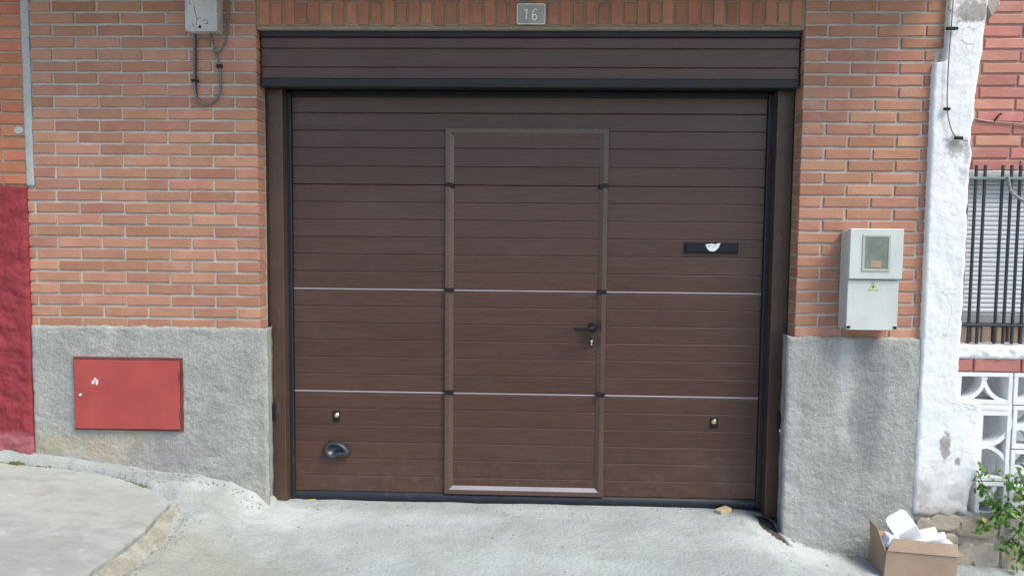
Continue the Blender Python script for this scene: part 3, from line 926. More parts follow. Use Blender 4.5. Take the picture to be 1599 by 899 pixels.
rv = [[bm.verts.new(v) for v in r] for r in lay]
for a, b in zip(rv[:-1], rv[1:]):
    for i in range(len(a)):
        j = (i + 1) % len(a); bm.faces.new((a[i], a[j], b[j], b[i]))
bm.faces.new(rv[-1]); bm.faces.new(rv[0][::-1])
obj('pull_handle', bm, 'handle', gd, smooth=True)
# bottom rubber seal, a lumpy bulb
bm = BM()
rows = []
for i in range(90):
    x = lerp(-1.336, 1.336, i / 89)
    row = []
    for k, (y, z) in enumerate([(.262, .0255), (.232, .0255), (.221, .018), (.2155, .002), (.216, -.016), (.224, -.030), (.262, -.034)]):
        row.append(bm.verts.new((x, y + .002 * fbm(x * 6, k, 1), z + .002 * fbm(x * 5, k, 5))))
    rows.append(row)
for a, b in zip(rows[:-1], rows[1:]):
    for k in range(6): bm.faces.new((a[k], a[k + 1], b[k + 1], b[k]))
obj('bottom_seal', bm, 'navy', gd, smooth=True)

# wood chips under the door
def chip(name, label, x, y, dx, dy, dz, rot, mat='pine'):
    bm = BM()
    z = ground_z(x, y) + .001
    box(bm, -dx / 2, dx / 2, -dy / 2, dy / 2, 0, dz, .002)
    for v in bm.verts:
        if v.co.x < 0: v.co.z *= .72
    bmesh.ops.rotate(bm, cent=(0, 0, 0), matrix=Matrix.Rotation(R(rot), 3, 'Z'), verts=bm.verts[:])
    o = obj(name, bm, mat, None, (x, y, z))
    tag(o, label, 'wood chip', 'wood chips under the door')
    return o
chip('wooden_wedge', 'short raw pine block lying under the door beside the right jamb', 1.140, .160, .080, .050, .026, 32)
chip('wooden_chip', 'thin pale wood chip under the door seal next to the left jamb', -1.235, .205, .042, .02, .007, 8)

# ------------------------------------------------------------------ house number
hp = thing('house_number_plate', 'small stamped tin house number plate reading 16 above the garage door', 'house number', (.019, 0, 2.6435))
px = lambda x, y: (.019 + (x - 741) / 14.98 / 294, 2.6945 - (y - 348) / 14.98 / 294)
def rrect(x0, x1, z0, z1, r, k=4):
    out = []
    for cx_, cz_, a0 in ((x1 - r, z1 - r, 0), (x0 + r, z1 - r, 90), (x0 + r, z0 + r, 180), (x1 - r, z0 + r, 270)):
        for i in range(k + 1):
            a = R(a0 + 90 * i / k); out.append((cx_ + r * math.cos(a), cz_ + r * math.sin(a)))
    return out
x0, z1 = px(408, 108); x1, z0 = px(1078, 585)
bm = BM(); prism(bm, rrect(x0, x1, z0, z1, .010), -.012, .002, .001); obj('plate', bm, 'plate', hp)
bm = BM(); tube(bm, [(x, -.012, z) for x, z in rrect(x0 + .003, x1 - .003, z0 + .003, z1 - .003, .008)], .0024, 6, True); obj('rim', bm, 'plate_raised', hp)
bm = BM(); tube(bm, [(*px(596, 278), 0), (*px(618, 258), 0), (*px(648, 236), 0), (*px(640, 330), 0), (*px(634, 470), 0)], .0042, 6)
for v in bm.verts: v.co = Vector((v.co.x, -.0125 + v.co.z * .8, v.co.y))
obj('digit', bm, 'plate_raised', hp)
six = [(878, 262), (862, 240), (835, 232), (808, 246), (786, 290), (774, 350), (772, 410), (782, 455), (806, 480), (835, 482), (862, 462), (874, 425), (868, 385), (846, 360), (818, 358), (790, 384), (776, 412)]
bm = BM(); tube(bm, [(*px(x, y), 0) for x, y in six], .0038, 6)
for v in bm.verts: v.co = Vector((v.co.x, -.0125 + v.co.z * .8, v.co.y))
obj('digit', bm, 'plate_raised', hp)

# ------------------------------------------------------------------ red hatch in the left plinth
ht = thing('utility_hatch', 'faded red metal hatch set in the grey plinth left of the door', 'hatch', (-2.18, -.03, .437))
bm = BM()
for a in ((-2.488, -1.878, .820, .838), (-2.488, -1.878, .430, .442), (-2.488, -2.480, .442, .820), (-1.889, -1.878, .442, .820)):
    box(bm, a[0], a[1], -.036, .0, a[2], a[3])
box(bm, -2.480, -1.889, -.018, .0, .442, .820)
obj('frame', bm, 'hatch_dark', ht)  # dark frame stands for the shaded gap round the hatch door
bm = BM(); prism(bm, [(-2.481, .440), (-1.892, .444), (-1.888, .824), (-2.479, .822)], -.050, -.040, .002)
hd = obj('hatch_door', bm, 'hatch', ht)
bm = BM(); disc(bm, -2.447, -.0565, .628, .0095, .008, 14, .35); obj('knob', bm, 'chrome', hd)
bm = BM()
for (cx_, cz_, s, el) in ((-2.372, .700, .010, 1.3), (-2.360, .716, .008, 1.6), (-2.350, .700, .010, 1.9)):
    pts = [(cx_ + s * (.7 + .3 * random.random()) * math.cos(a), cz_ + s * el * (.7 + .3 * random.random()) * math.sin(a)) for a in [2 * math.pi * i / 9 for i in range(9)]]
    prism(bm, pts, -.0508, -.0495)
obj('paint_chip', bm, 'chip', hd)
for z in (.52, .74):
    bm = BM(); tube(bm, [(-1.889, -.047, z - .025), (-1.889, -.047, z + .025)], .005, 8); obj('hinge', bm, 'hatch_dark', ht)

# ------------------------------------------------------------------ junction box top left and its cables
jb = thing('junction_box', 'dirty cream plastic cable box high on the brick wall left of the door', 'junction box', (-1.71, -.05, 2.58))
bm = BM(); box(bm, -1.790, -1.632, -.084, -.002, 2.588, 2.93, .004); obj('box_body', bm, 'abs_old', jb)
bm = BM(); box(bm, -1.797, -1.624, -.104, -.080, 2.582, 2.936, .006, 2); obj('lid', bm, 'abs_old', jb)
bm = BM(); disc(bm, -1.716, -.108, 2.604, .0075, .006, 10); obj('screw', bm, 'black', jb)
bm = BM()
for (xa, za, xb, zb2) in ((-1.745, 2.71, -1.731, 2.64), (-1.731, 2.64, -1.737, 2.61), (-1.731, 2.645, -1.712, 2.652), (-1.70, 2.637, -1.685, 2.640), (-1.685, 2.640, -1.672, 2.632), (-1.672, 2.632, -1.676, 2.620), (-1.676, 2.62, -1.694, 2.622), (-1.755, 2.62, -1.748, 2.605), (-1.77, 2.735, -1.765, 2.715)):
    tube(bm, [(xa, -.1043, za), (xb, -.1043, zb2)], .0011, 5)
obj('scratch', bm, 'void', jb)
def cable(label, pts, r, mat, sub=6):
    bm = BM(); tube(bm, smoothpath(pts, sub), r, 8)
    o = obj('cable', bm, mat, None, smooth=True); tag(o, label, 'cable', 'cables on the walls')
    return o
k1 = cable('grey cable hanging in a long U loop below the cream cable box', [(-1.780, -.03, 2.62), (-1.784, -.02, 2.55), (-1.788, -.012, 2.462), (-1.792, -.010, 2.344), (-1.783, -.014, 2.266), (-1.745, -.018, 2.219), (-1.695, -.018, 2.222), (-1.655, -.014, 2.275), (-1.650, -.010, 2.35), (-1.652, -.010, 2.422), (-1.678, -.015, 2.513), (-1.692, -.03, 2.62)], .0065, 'cable')
k2 = cable('thin grey cable in a short loop under the right side of the cream box', [(-1.694, -.04, 2.62), (-1.683, -.03, 2.545), (-1.660, -.03, 2.495), (-1.640, -.02, 2.505), (-1.615, -.016, 2.56), (-1.603, -.014, 2.66), (-1.600, -.012, 2.80), (-1.600, -.012, 2.98)], .0055, 'cable')
k3 = cable('short dark cable hanging straight below the left corner of the cream box', [(-1.774, -.022, 2.62), (-1.777, -.016, 2.50), (-1.781, -.012, 2.38), (-1.779, -.011, 2.27), (-1.760, -.010, 2.235)], .0045, 'cable_dark')
bm = BM(); box(bm, -1.805, -1.768, -.022, .0, 2.336, 2.350, .003); obj('clip', bm, 'black', k1)
bm = BM(); box(bm, -1.668, -1.638, -.020, .0, 2.410, 2.430, .003); obj('clip', bm, 'black', k1)

# ------------------------------------------------------------------ electric meter box
mb = thing('meter_box', 'white weathered electric meter box on the brick pier right of the door', 'meter box', (1.80, -.06, 1.055))
bm = BM(); box(bm, 1.680, 1.936, -.118, -.002, 1.056, 1.572, .008, 2); obj('body', bm, 'abs', mb)
bm = BM(); prism(bm, rrect(1.676, 1.938, 1.056, 1.316, .008), -.132, -.112, .004); obj('lower_cover', bm, 'abs', mb)
bm = BM(); prism(bm, rrect(1.674, 1.948, 1.322, 1.582, .008), -.146, -.108, .006)
lid = obj('lid', bm, 'abs', mb)
bm = BM()
for a in ((1.738, 1.882, 1.539, 1.552), (1.738, 1.882, 1.362, 1.375), (1.738, 1.751, 1.375, 1.539), (1.869, 1.882, 1.375, 1.539)):
    box(bm, a[0], a[1], -.150, -.140, a[2], a[3], .0015)
obj('pane_frame', bm, 'pane_frame', lid)
bm = BM(); box(bm, 1.750, 1.870, -.1475, -.1455, 1.374, 1.540); obj('pane', bm, 'pane', lid)
bm = BM(); box(bm, 1.784, 1.838, -.1482, -.1470, 1.382, 1.420, .001); obj('meter_dial', bm, 'terracotta', lid)
bm = BM(); prism(bm, [(1.783, 1.263), (1.829, 1.263), (1.806, 1.306)], -.1335, -.1318); ws_ = obj('warning_sign', bm, 'yellow', mb)
bm = BM(); prism(bm, [(1.809, 1.295), (1.800, 1.281), (1.806, 1.281), (1.802, 1.268), (1.813, 1.284), (1.807, 1.284)], -.1343, -.1330)
tube(bm, [(1.785, -.1336, 1.2645), (1.827, -.1336, 1.2645), (1.806, -.1336, 1.3045)], .0009, 5, True)
obj('bolt_symbol', bm, 'black', ws_)
for x in (1.688, 1.926):
    bm = BM(); box(bm, x - .014, x + .014, -.1335, -.110, 1.062, 1.084, .003); obj('corner_clip', bm, 'zinc', mb)
    bm = BM(); disc(bm, x, -.1365, 1.071, .008, .004, 10); obj('screw', bm, 'black', mb)

# ------------------------------------------------------------------ left neighbour
nl = thing('neighbour_house', 'orange brick house at the left edge with a crimson rendered plinth', 'house', (-3.2, .1, .25))
bm = BM(); box(bm, -4.6, -2.7425, .0085, .34, .0, 3.6); obj('wall', bm, 'mortar_or', nl)
ob = BM()
for i in range(-13, 16):
    zb_ = 2.699 - i * .0655; zt_ = zb_ + .052
    x = -2.740
    half = (i >= 8 and i % 2 == 0)
    first = True
    while x > -4.5:
        x0 = x - (.125 if first and half else .238)
        if i >= 0 and first: brick(x0, x, zb_, zt_, 0, .04, 'brick_or', nl)
        elif i >= 0 and half and x > -2.9: brick(x0, x, zb_, zt_, 0, .04, 'brick_or', nl)
        else: rough_bricks(ob, x0, x, zb_, zt_, random.uniform(-.002, .001))
        x = x0 - .013; first = False
o = obj('outer_bricks', ob, 'brick_or', nl); o['kind'] = 'stuff'
bm = sheet(lambda z: -4.6, lambda z: -2.737 + .006 * fbm(z * 6, 2, 2, 4), lambda x: .262 - .11 * (x + 2.75) + .006 * fbm(x * 8, 0, 0), lambda x: 1.770 + .005 * fbm(x * 11, 0, 3), -.026, .03, 200, 150, .011, 13, .016, 9.0, .004)
obj('plinth', bm, 'red_render', nl, smooth=True)
# filler strip over the joint between the two houses
bm = sheet(lambda z: -2.742 + .004 * fbm(z * 5, 0, 4), lambda z: -2.700 - .010 * (1 if z < 2.3 else 0) * 0 + .004 * fbm(z * 6, 1, 4), lambda x: 1.772, lambda x: 3.4, -.006, .013, 6, 120, .0022, 22, .003, 4.0)
obj('joint_filler', bm, 'cream_caulk', nl, smooth=True)
bm = BM()
pts = [(-2.775 + .026 * math.cos(a) * (1 + .2 * fbm(a, 0, 0)), 2.075 + .021 * math.sin(a) * (1 + .2 * fbm(a, 3, 0))) for a in [2 * math.pi * i / 18 for i in range(18)]]
prism(bm, pts, -.0075, .008, .004)
obj('filler_blob', bm, 'cream_caulk', nl)

# ------------------------------------------------------------------ right neighbour
nr = thing('neighbour_house', 'red painted brick house at the right edge with a shuttered window', 'house', (2.9, .2, .0))
YN = .12
bm = BM()
box(bm, 2.242, 4.6, YN + .008, .5, 1.905, 3.6)
box(bm, 2.242, 2.405, YN + .008, .5, .98, 1.905)
box(bm, 3.3, 4.6, YN + .008, .5, .98, 1.905)
obj('wall', bm, 'mortar_red', nr)
ob = BM()
# brick courses: rows measured from the top of the picture downwards
X0 = 2.3565 + .0  # half-brick joint position for even rows
for i in range(-13, 28):
    zb_ = 2.742 - i * .0644; zt_ = zb_ + .052
    joints = []
    off = 0.0 - i * .0035
    if i % 2 == 0: js = [2.03 + off, 2.285 + off, 2.397 + off, 2.648 + off, 2.90 + off]
    else: js = [2.17 + off, 2.452 + off, 2.705 + off, 2.955 + off]
    while js[-1] < 4.4: js.append(js[-1] + .25)
    for a, b in zip(js[:-1], js[1:]):
        a2 = max(a + .006, 2.25); b2 = b - .006
        if b2 - a2 < .02: continue
        if i >= 0 and a2 < 2.70 and b2 > 2.30 and zb_ > 1.86: brick(a2, b2, zb_, zt_, YN, .04, 'brick_red', nr)
        elif zb_ > 1.86 or (a2 > 3.3 and zb_ > .98): rough_bricks(ob, a2, b2, zb_, zt_, YN + random.uniform(-.002, .001))
o = obj('outer_bricks', ob, 'brick_red', nr); o['kind'] = 'stuff'
bm = sheet(lambda z: 2.25, lambda z: 3.4, lambda x: 1.846, lambda x: 1.903 + .006 * fbm(x * 14, 1, 1), .116, .05, 90, 6, .004, 20, .004)
obj('lintel', bm, 'sill', nr, smooth=True)
bm = BM(); box(bm, 2.41, 3.30, .205, .29, 1.12, 1.850); win = obj('window', bm, 'sill', nr)
k = 0; z = 1.126
while z < 1.846:
    bm = None
    key = ('slat',)
    if key not in _bm_cache:
        b_ = BM()
        prof = [(.012, -.0122), (.002, -.0115), (-.002, -.006), (-.003, 0), (-.002, .006), (.002, .0105), (.012, .0122)]
        a = [b_.verts.new((-.44, y, zz)) for y, zz in prof]; c_ = [b_.verts.new((.44, y, zz)) for y, zz in prof]
        for q in range(len(prof) - 1): b_.faces.new((a[q], c_[q], c_[q + 1], a[q + 1]))
        b_.faces.new(a); b_.faces.new(c_[::-1]); b_.faces.new((a[0], a[-1], c_[-1], c_[0]))
        bmesh.ops.recalc_face_normals(b_, faces=b_.faces[:])
        m_ = bpy.data.meshes.new('slat'); b_.to_mesh(m_); b_.free(); m_.materials.append(MT['shutter']); _bm_cache[key] = m_
    obj('slat', _bm_cache[key], None, win, (2.855, .190, z + .0125)); z += .0252
bm = BM(); box(bm, 2.405, 2.422, .17, .22, 1.12, 1.846, .003); obj('frame', bm, 'shutter', win)
bm = BM(); box(bm, 2.30, 3.32, .13, .30, 1.072, 1.124, .006); obj('sill', bm, 'sill', nr)
bm = BM(); box(bm, 2.28, 3.6, .30, .34, .0, 1.08); obj('porch_wall', bm, 'void_wall', nr)
for q in range(9):
    x = 2.40 + q * .066 + random.uniform(-.008, .008)
    bm = BM(); box(bm, x, x + .05, .15, .28, .964, 1.055 + random.uniform(-.012, .008), .004); obj('clay_block', bm, 'terracotta', nr)

# grille in front of the window
gr = thing('window_grille', 'dark iron window bars before the white roller shutter', 'window grille', (2.6, .04, .965))
for x in (2.300, 2.346, 2.392, 2.438, 2.530, 2.576, 2.622, 2.668, 2.760, 2.806, 2.852, 2.898, 2.99, 3.036):
    bm = BM(); box(bm, x - .0065, x + .0065, .033, .047, .972, 1.925, .002); obj('bar', bm, 'steel_dark', gr)
bm = BM(); box(bm, 2.28, 3.10, .027, .053, 1.848, 1.862, .002); obj('rail', bm, 'rail_green', gr)
bm = BM(); box(bm, 2.28, 3.10, .029, .051, 1.066, 1.078, .002); obj('rail', bm, 'steel_dark', gr)
bm = BM(); tube(bm, smoothpath([(2.545, .015, 1.862), (2.548, .012, 1.832), (2.562, .012, 1.786), (2.599, .012, 1.755), (2.645, .012, 1.730), (2.72, .012, 1.70), (2.85, .012, 1.69)], 6), .0085, 8)
o = obj('hose', bm, 'hose', None, smooth=True); tag(o, 'grey brown hose drooping from the iron window rail', 'hose')
bm = BM(); tube(bm, smoothpath([(2.30, .112, 2.192), (2.383, .112, 2.182), (2.45, .111, 2.168), (2.52, .112, 2.160), (2.60, .112, 2.155), (2.667, .112, 2.150), (2.80, .112, 2.135), (3.2, .112, 2.12)], 5), .0042, 6)
wr = obj('wire', bm, 'terracotta', None, smooth=True); tag(wr, 'thin brown wire running across the red painted brick', 'wire')
bm = BM(); tube(bm, [(2.512, .112, 2.163), (2.530, .108, 2.195), (2.545, .110, 2.205)], .005, 6); obj('clip', bm, 'black', wr)

# ------------------------------------------------------------------ white plastered pillar
pl = thing('plaster_pillar', 'tall rough white plastered pillar between the two house fronts', 'pillar', (2.2, .0, .05))
XL = [(-.05, 2.108), (.0, 2.108), (1.0, 2.117), (2.38, 2.112), (2.430, 2.116), (2.4495, 2.118), (2.4500, 2.165), (2.50, 2.170), (2.62, 2.172), (3.4, 2.18)]
XR = [(-.05, 2.400), (.10, 2.398), (.20, 2.410), (.28, 2.438), (.42, 2.446), (.60, 2.446), (.655, 2.440), (.667, 2.318), (.80, 2.316), (.97, 2.318), (1.4, 2.322), (1.9, 2.320), (1.98, 2.330), (2.03, 2.318), (2.10, 2.318), (2.16, 2.332), (2.27, 2.330),
      (2.40, 2.345), (2.57, 2.358), (2.70, 2.372), (3.4, 2.40)]
bm = sheet(lambda z: interp(z, XL) + .003 * fbm(z * 13, 0, 6, 3), lambda z: interp(z, XR) + .006 * fbm(z * 11, 3, 6, 4), lambda x: .045 + .02 * fbm(x * 9, 0, 0), lambda x: 3.3, -.036, .20, 32, 330, .0035, 9, .014, 2.0, .0014)
obj('pillar_body', bm, 'white_plaster', pl, smooth=True)
bm = BM(); prism(bm, [(2.350, 2.765), (2.366, 2.715), (2.392, 2.672), (2.425, 2.712), (2.440, 2.735), (2.43, 2.78)], -.03, .10, .012)
obj('broken_stone', bm, 'stone', pl)
pc = cable('black cable clipped down the face of the white pillar', [(2.184, -.050, 2.98), (2.185, -.050, 2.758), (2.181, -.052, 2.613), (2.176, -.052, 2.435), (2.177, -.052, 2.28), (2.181, -.052, 2.199), (2.190, -.052, 2.15), (2.210, -.052, 2.09), (2.238, -.052, 2.055), (2.295, -.048, 2.040)], .0030, 'cable')
for (x, z, dx) in ((2.185, 2.611, .030), (2.178, 2.203, .017), (2.245, 2.055, .022)):
    bm = BM(); box(bm, x - dx, x + dx, -.062, -.044, z - .008, z + .008, .004); obj('clip', bm, 'black', pc)

# ------------------------------------------------------------------ lattice wall
lw = thing('lattice_wall', 'white cast concrete lattice wall under the barred window', 'lattice wall', (2.6, .05, .06))
def arc_strip(bm, c_, r, t, a0, a1, y0, y1, seg=12):
    va = []
    for i in range(seg + 1):
        a = R(lerp(a0, a1, i / seg)); ca, sa = math.cos(a), math.sin(a)
        va.append([bm.verts.new((c_[0] + (r + d) * ca, y, c_[1] + (r + d) * sa)) for d, y in ((-t / 2, y0), (t / 2, y0), (t / 2, y1), (-t / 2, y1))])
    for a, b in zip(va[:-1], va[1:]):
        for k in range(4): bm.faces.new((a[k], a[(k + 1) % 4], b[(k + 1) % 4], b[k]))
    bm.faces.new(va[0][::-1]); bm.faces.new(va[-1])
def lattice_block(x0, x1, z0, z1, vert, t=.022, y0=-.005, y1=.085, name='lattice_block'):
    bm = BM()
    for a in ((x0, x1, z1 - t, z1), (x0, x1, z0, z0 + t), (x0, x0 + t, z0 + t, z1 - t), (x1 - t, x1, z0 + t, z1 - t)):
        box(bm, a[0], a[1], y0, y1, a[2], a[3], .002)
    if vert:      # two petals meeting half way up the left side
        zc = (z0 + z1) / 2; r = (z1 - z0) / 2 - t * .5
        r = min(r, x1 - x0 - t * .8)
        arc_strip(bm, (x0 + t, zc + r), r, t * .95, -90, 0, y0 + .006, y1 - .004)
        arc_strip(bm, (x0 + t, zc - r), r, t * .95, 0, 90, y0 + .006, y1 - .004)
        box(bm, x0 + t * .3, x0 + t * 1.8, y0 + .004, y1 - .006, zc - t * .8, zc + t * .8, .002)
    else:         # two petals meeting at the middle of the top side
        xc = (x0 + x1) / 2; r = min((x1 - x0) / 2 - t * .5, z1 - z0 - t * .8)
        arc_strip(bm, (xc - r, z1 - t), r, t * .95, -90, 0, y0 + .006, y1 - .004)
        arc_strip(bm, (xc + r, z1 - t), r, t * .95, 180, 270, y0 + .006, y1 - .004)
        box(bm, xc - t * .8, xc + t * .8, y0 + .004, y1 - .006, z1 - t * 1.8, z1 - t * .3, .002)
    for v in bm.verts: v.co.y += .003 * mn.noise((v.co.x * 20, 0, v.co.z * 20)); v.co.x += .002 * mn.noise((v.co.z * 25, 1, v.co.x * 9))
    return obj(name, bm, 'lattice_white', lw)
lattice_block(2.325, 2.616, .650, .822, False)
lattice_block(2.622, 2.913, .650, .822, False)
lattice_block(2.450, 2.618, .232, .612, True)
lattice_block(2.628, 2.796, .410, .644, True)
lattice_block(2.628, 2.796, .190, .404, True)
lattice_block(2.450, 2.618, .040, .226, True)
lattice_block(2.628, 2.796, .000, .184, True)
lattice_block(2.802, 3.0, .19, .644, True)
bm = sheet(lambda z: 2.31, lambda z: 2.62, lambda x: .610, lambda x: .652, -.004, .08, 20, 4, .003, 20, .004); obj('mortar_joint', bm, 'lattice_white', lw, smooth=True)
brick(2.300, 2.398, .829, .894, -.006, .10, 'brick_red', lw)
brick(2.408, 2.648, .829, .894, -.006, .10, 'brick_red', lw)
brick(2.658, 2.898, .829, .894, -.006, .10, 'brick_red', lw)
bm = BM(); box(bm, 2.30, 3.0, .004, .11, .823, .9); obj('mortar_bed', bm, 'mortar_red', lw)
bm = sheet(lambda z: 2.30, lambda z: 3.1, lambda x: .896 + .003 * fbm(x * 15, 0, 0), lambda x: .964 + .007 * fbm(x * 17, 2, 0), -.016, .30, 80, 8, .010, 24, .010, 6.0)
obj('coping', bm, 'white_plaster', lw, smooth=True)

# ------------------------------------------------------------------ rubble base
sb = thing('stone_base', 'tan rubble stone footing under the white pillar and lattice wall', 'stone wall', (2.5, .0, -.25))
bm = sheet(lambda z: 2.118, lambda z: 3.6, lambda x: -.40, lambda x: .058, -.018, .25, 110, 34, .010, 12, .01, 3.0)
obj('mortar', bm, 'base_mortar', sb, smooth=True)
def stone(cx_, cz_, rx, rz, y=-.020, ry=.014, seed=0):
    bm = BM(); bmesh.ops.create_icosphere(bm, subdivisions=2, radius=1.0)
    for v in bm.verts:
        d = 1 + .24 * mn.noise((v.co.x * 1.3 + seed * 7, v.co.y * 1.3, v.co.z * 1.3)) + .08 * mn.noise((v.co.x * 4 + seed, v.co.y * 4, v.co.z * 4))
        s = 1 / max(abs(v.co.x), abs(v.co.z), .62) ** .8
        v.co = Vector((cx_ + v.co.x * rx * d * s, y + max(-.62, min(1, v.co.y * 1.3)) * ry * (1 + .35 * mn.noise((v.co.x * 2.2 + seed, seed, v.co.z * 2.2))), cz_ + v.co.z * rz * d * s))
    return obj('stone', bm, 'stone', sb, smooth=False)
for i, (x, z, rx, rz) in enumerate(((2.46, -.02, .098, .055), (2.405, -.165, .046, .062), (2.505, -.175, .068, .070), (2.28, .005, .085, .045), (2.175, -.02, .045, .05), (2.645, -.02, .07, .055), (2.645, -.18, .055, .07),
                                   (2.20, -.13, .07, .05), (2.31, -.11, .05, .05), (2.78, -.05, .06, .07), (2.77, -.21, .06, .06), (2.30, -.22, .06, .05), (2.18, -.235, .05, .045), (2.90, -.12, .06, .09))):
    stone(x, z, rx, rz, seed=i * 1.7 + 1)

# ------------------------------------------------------------------ climbing plant
cp = thing('climbing_plant', 'leafy green creeper growing through the lattice above the rubble footing', 'plant', (2.62, -.05, -.2))
rp = random.Random(5)
bm = BM()
stems = [[(2.66, .06, -.1), (2.60, .0, .05), (2.53, -.05, .12), (2.47, -.06, .20), (2.43, -.05, .30)],
         [(2.70, .05, -.05), (2.64, -.04, .10), (2.56, -.08, .10), (2.48, -.09, .05), (2.45, -.08, .0)],
         [(2.74, .03, .0), (2.68, -.05, .16), (2.62, -.08, .20), (2.58, -.06, .27)],
         [(2.72, .0, .05), (2.66, -.09, .02), (2.60, -.11, -.03), (2.56, -.10, -.08)],
         [(2.78, .0, .2), (2.70, -.06, .24), (2.66, -.07, .32)], [(2.72, -.02, -.1), (2.67, -.09, -.12), (2.63, -.1, -.18)]]
tw_ = []
for s in stems:
    p = smoothpath(s, 6); tube(bm, p, [.005 - .003 * i / len(p) for i in range(len(p))], 5); tw_ += p[3:]
obj('stem', bm, 'stem', cp, smooth=True)
def leaf_mesh(mat, curl):
    b = BM()
    ol = [(0, -1), (.34, -.62), (.50, -.15), (.42, .30), (.2, .70), (0, 1), (-.2, .70), (-.42, .30), (-.50, -.15), (-.34, -.62)]
    mid = [b.verts.new((0, zz, 0)) for zz in (-1, -.62, -.15, .30, .70, 1)]
    rt_ = [b.verts.new((x, zz, curl * x * x + .1 * x)) for x, zz in ol[1:5]]; lt_ = [b.verts.new((-x, zz, curl * x * x + .1 * x)) for x, zz in ol[1:5]]
    for sd_ in (rt_, lt_):
        b.faces.new((mid[0], sd_[0], mid[1]))
        for i in range(3): b.faces.new((mid[i + 1], sd_[i], sd_[i + 1], mid[i + 2]))
        b.faces.new((mid[4], sd_[3], mid[5]))
    m_ = bpy.data.meshes.new('leaf'); b.to_mesh(m_); b.free(); m_.materials.append(MT[mat])
    return m_
lms = [leaf_mesh('leaf', .5), leaf_mesh('leaf', -.3), leaf_mesh('leaf', .9), leaf_mesh('leaf2', .4)]
for i in range(299):
    p = rp.choice(tw_)
    q = p + Vector((rp.gauss(0, .024), rp.gauss(-.015, .022), rp.gauss(0, .024)))
    if q.y > -.018: q.y = -.018 - rp.random() * .03
    if q.x < 2.405: continue
    o = obj('leaf', lms[3] if rp.random() < .10 else lms[rp.randrange(3)], None, cp, q)
    s = rp.uniform(.013, .027)
    o.scale = (s, s, s)
    o.rotation_euler = (R(rp.gauss(55, 35)), R(rp.gauss(0, 35)), R(rp.uniform(0, 360)))
# moss along the pavement crack
bm = BM()
rm = random.Random(3)
for i in range(150):
    t = rm.random()
    x = lerp(-2.95, -2.60, t) if rm.random() < .8 else lerp(-2.25, -2.02, rm.random())
    y = interp(x, SLAB_EDGE[:12]) + rm.gauss(.004, .006)
    r_ = rm.uniform(.003, .008) * (2.0 if abs(x + 2.77) < .035 else 1)
    vs_ = bmesh.ops.create_icosphere(bm, subdivisions=1, radius=r_)['verts']
    for v in vs_: v.co += Vector((x, y, zslab(x, y) - .004 + (rm.random() * .012 if abs(x + 2.77) < .035 else 0)))
o = obj('moss', bm, 'moss'); tag(o, 'dark green moss along the crack between pavement and plinth', 'moss', kind='stuff')

# grit and crumbs of mortar gathered along the wall feet, the gutter and the driveway edge
bm = BM()
rg = random.Random(11)
for i in range(520):
    k_ = rg.random()
    if k_ < .30: y = -rg.uniform(.35, 1.25); x = -interp(-y, [(-b, -a) for a, b in SLAB_EDGE[11:]]) + rg.gauss(.085, .03)
    elif k_ < .55: x = rg.uniform(-2.2, -1.42); y = -.045 - abs(rg.gauss(0, .05))
    elif k_ < .72: x = rg.uniform(1.42, 2.1); y = -.045 - abs(rg.gauss(0, .05))
    elif k_ < .86: x = rg.uniform(-1.35, 1.35); y = .20 - abs(rg.gauss(0, .10))
    else: x = rg.uniform(-1.6, 1.7); y = -rg.uniform(0, .8)
    if x < -1.55 and slab_in(x, y) > -.02: continue
    r_ = rg.choice((.0025, .003, .004, .0055, .007)) * rg.uniform(.7, 1.1)
    vs_ = bmesh.ops.create_icosphere(bm, subdivisions=1, radius=r_)['verts']
    zz = ground_z(x, y) + r_ * .3
    for v in vs_: v.co = Vector((v.co.x * rg.uniform(.8, 1.3) + x, v.co.y + y, v.co.z * .7 + zz))
o = obj('grit', bm, 'grit'); tag(o, 'loose grit along the wall feet and the driveway edge', 'grit', kind='stuff')

# ------------------------------------------------------------------ cardboard box with packaging
CX, CY, CZ = 1.838, -.325, -.222      # front left bottom corner
cw, cd, chh = .352, .215, .182
def bxf(p):                            # local box frame -> world: leaning a little with the sloping street
    v = Vector(p)
    v = Matrix.Rotation(R(3.2), 3, 'Y') @ v
    v = Matrix.Rotation(R(-2.0), 3, 'Z') @ v
    return v + Vector((CX, CY, CZ))
cb = thing('cardboard_box', 'open brown cardboard box of packaging on the ground against the right plinth', 'cardboard box', (CX + cw / 2, CY + cd / 2, CZ))
def panel(bm, a, b, c_, d, t):
    """thin board between four corners, thickened along its normal"""
    a, b, c_, d = [Vector(p) for p in (a, b, c_, d)]
    nrm = (b - a).cross(d - a).normalized() * t
    f = [bm.verts.new(p) for p in (a, b, c_, d)]; k = [bm.verts.new(p + nrm) for p in (a, b, c_, d)]
    bm.faces.new(f[::-1]); bm.faces.new(k)
    for i in range(4):
        j = (i + 1) % 4; bm.faces.new((f[i], f[j], k[j], k[i]))
def local_obj(name, bm, mat, parent, f=bxf, smooth=False):
    for v in bm.verts: v.co = f(v.co)
    return obj(name, bm, mat, parent, smooth=smooth)
T = .005
bm = BM()
box(bm, 0, cw, 0, T, 0, chh, .0015); box(bm, 0, cw, cd - T, cd, 0, chh, .0015)
box(bm, 0, T, T, cd - T, 0, chh, .0012); box(bm, cw - T, cw, T, cd - T, 0, chh, .0012); box(bm, T, cw - T, T, cd - T, 0, T)
local_obj('box_body', bm, 'cardboard', cb)
bm = BM(); panel(bm, (0.002, 0, chh + .001), (cw - .002, 0, chh + .001), (cw + .004, .030, chh + .055), (.038, .030, chh + .058), T); local_obj('flap', bm, 'cardboard', cb)
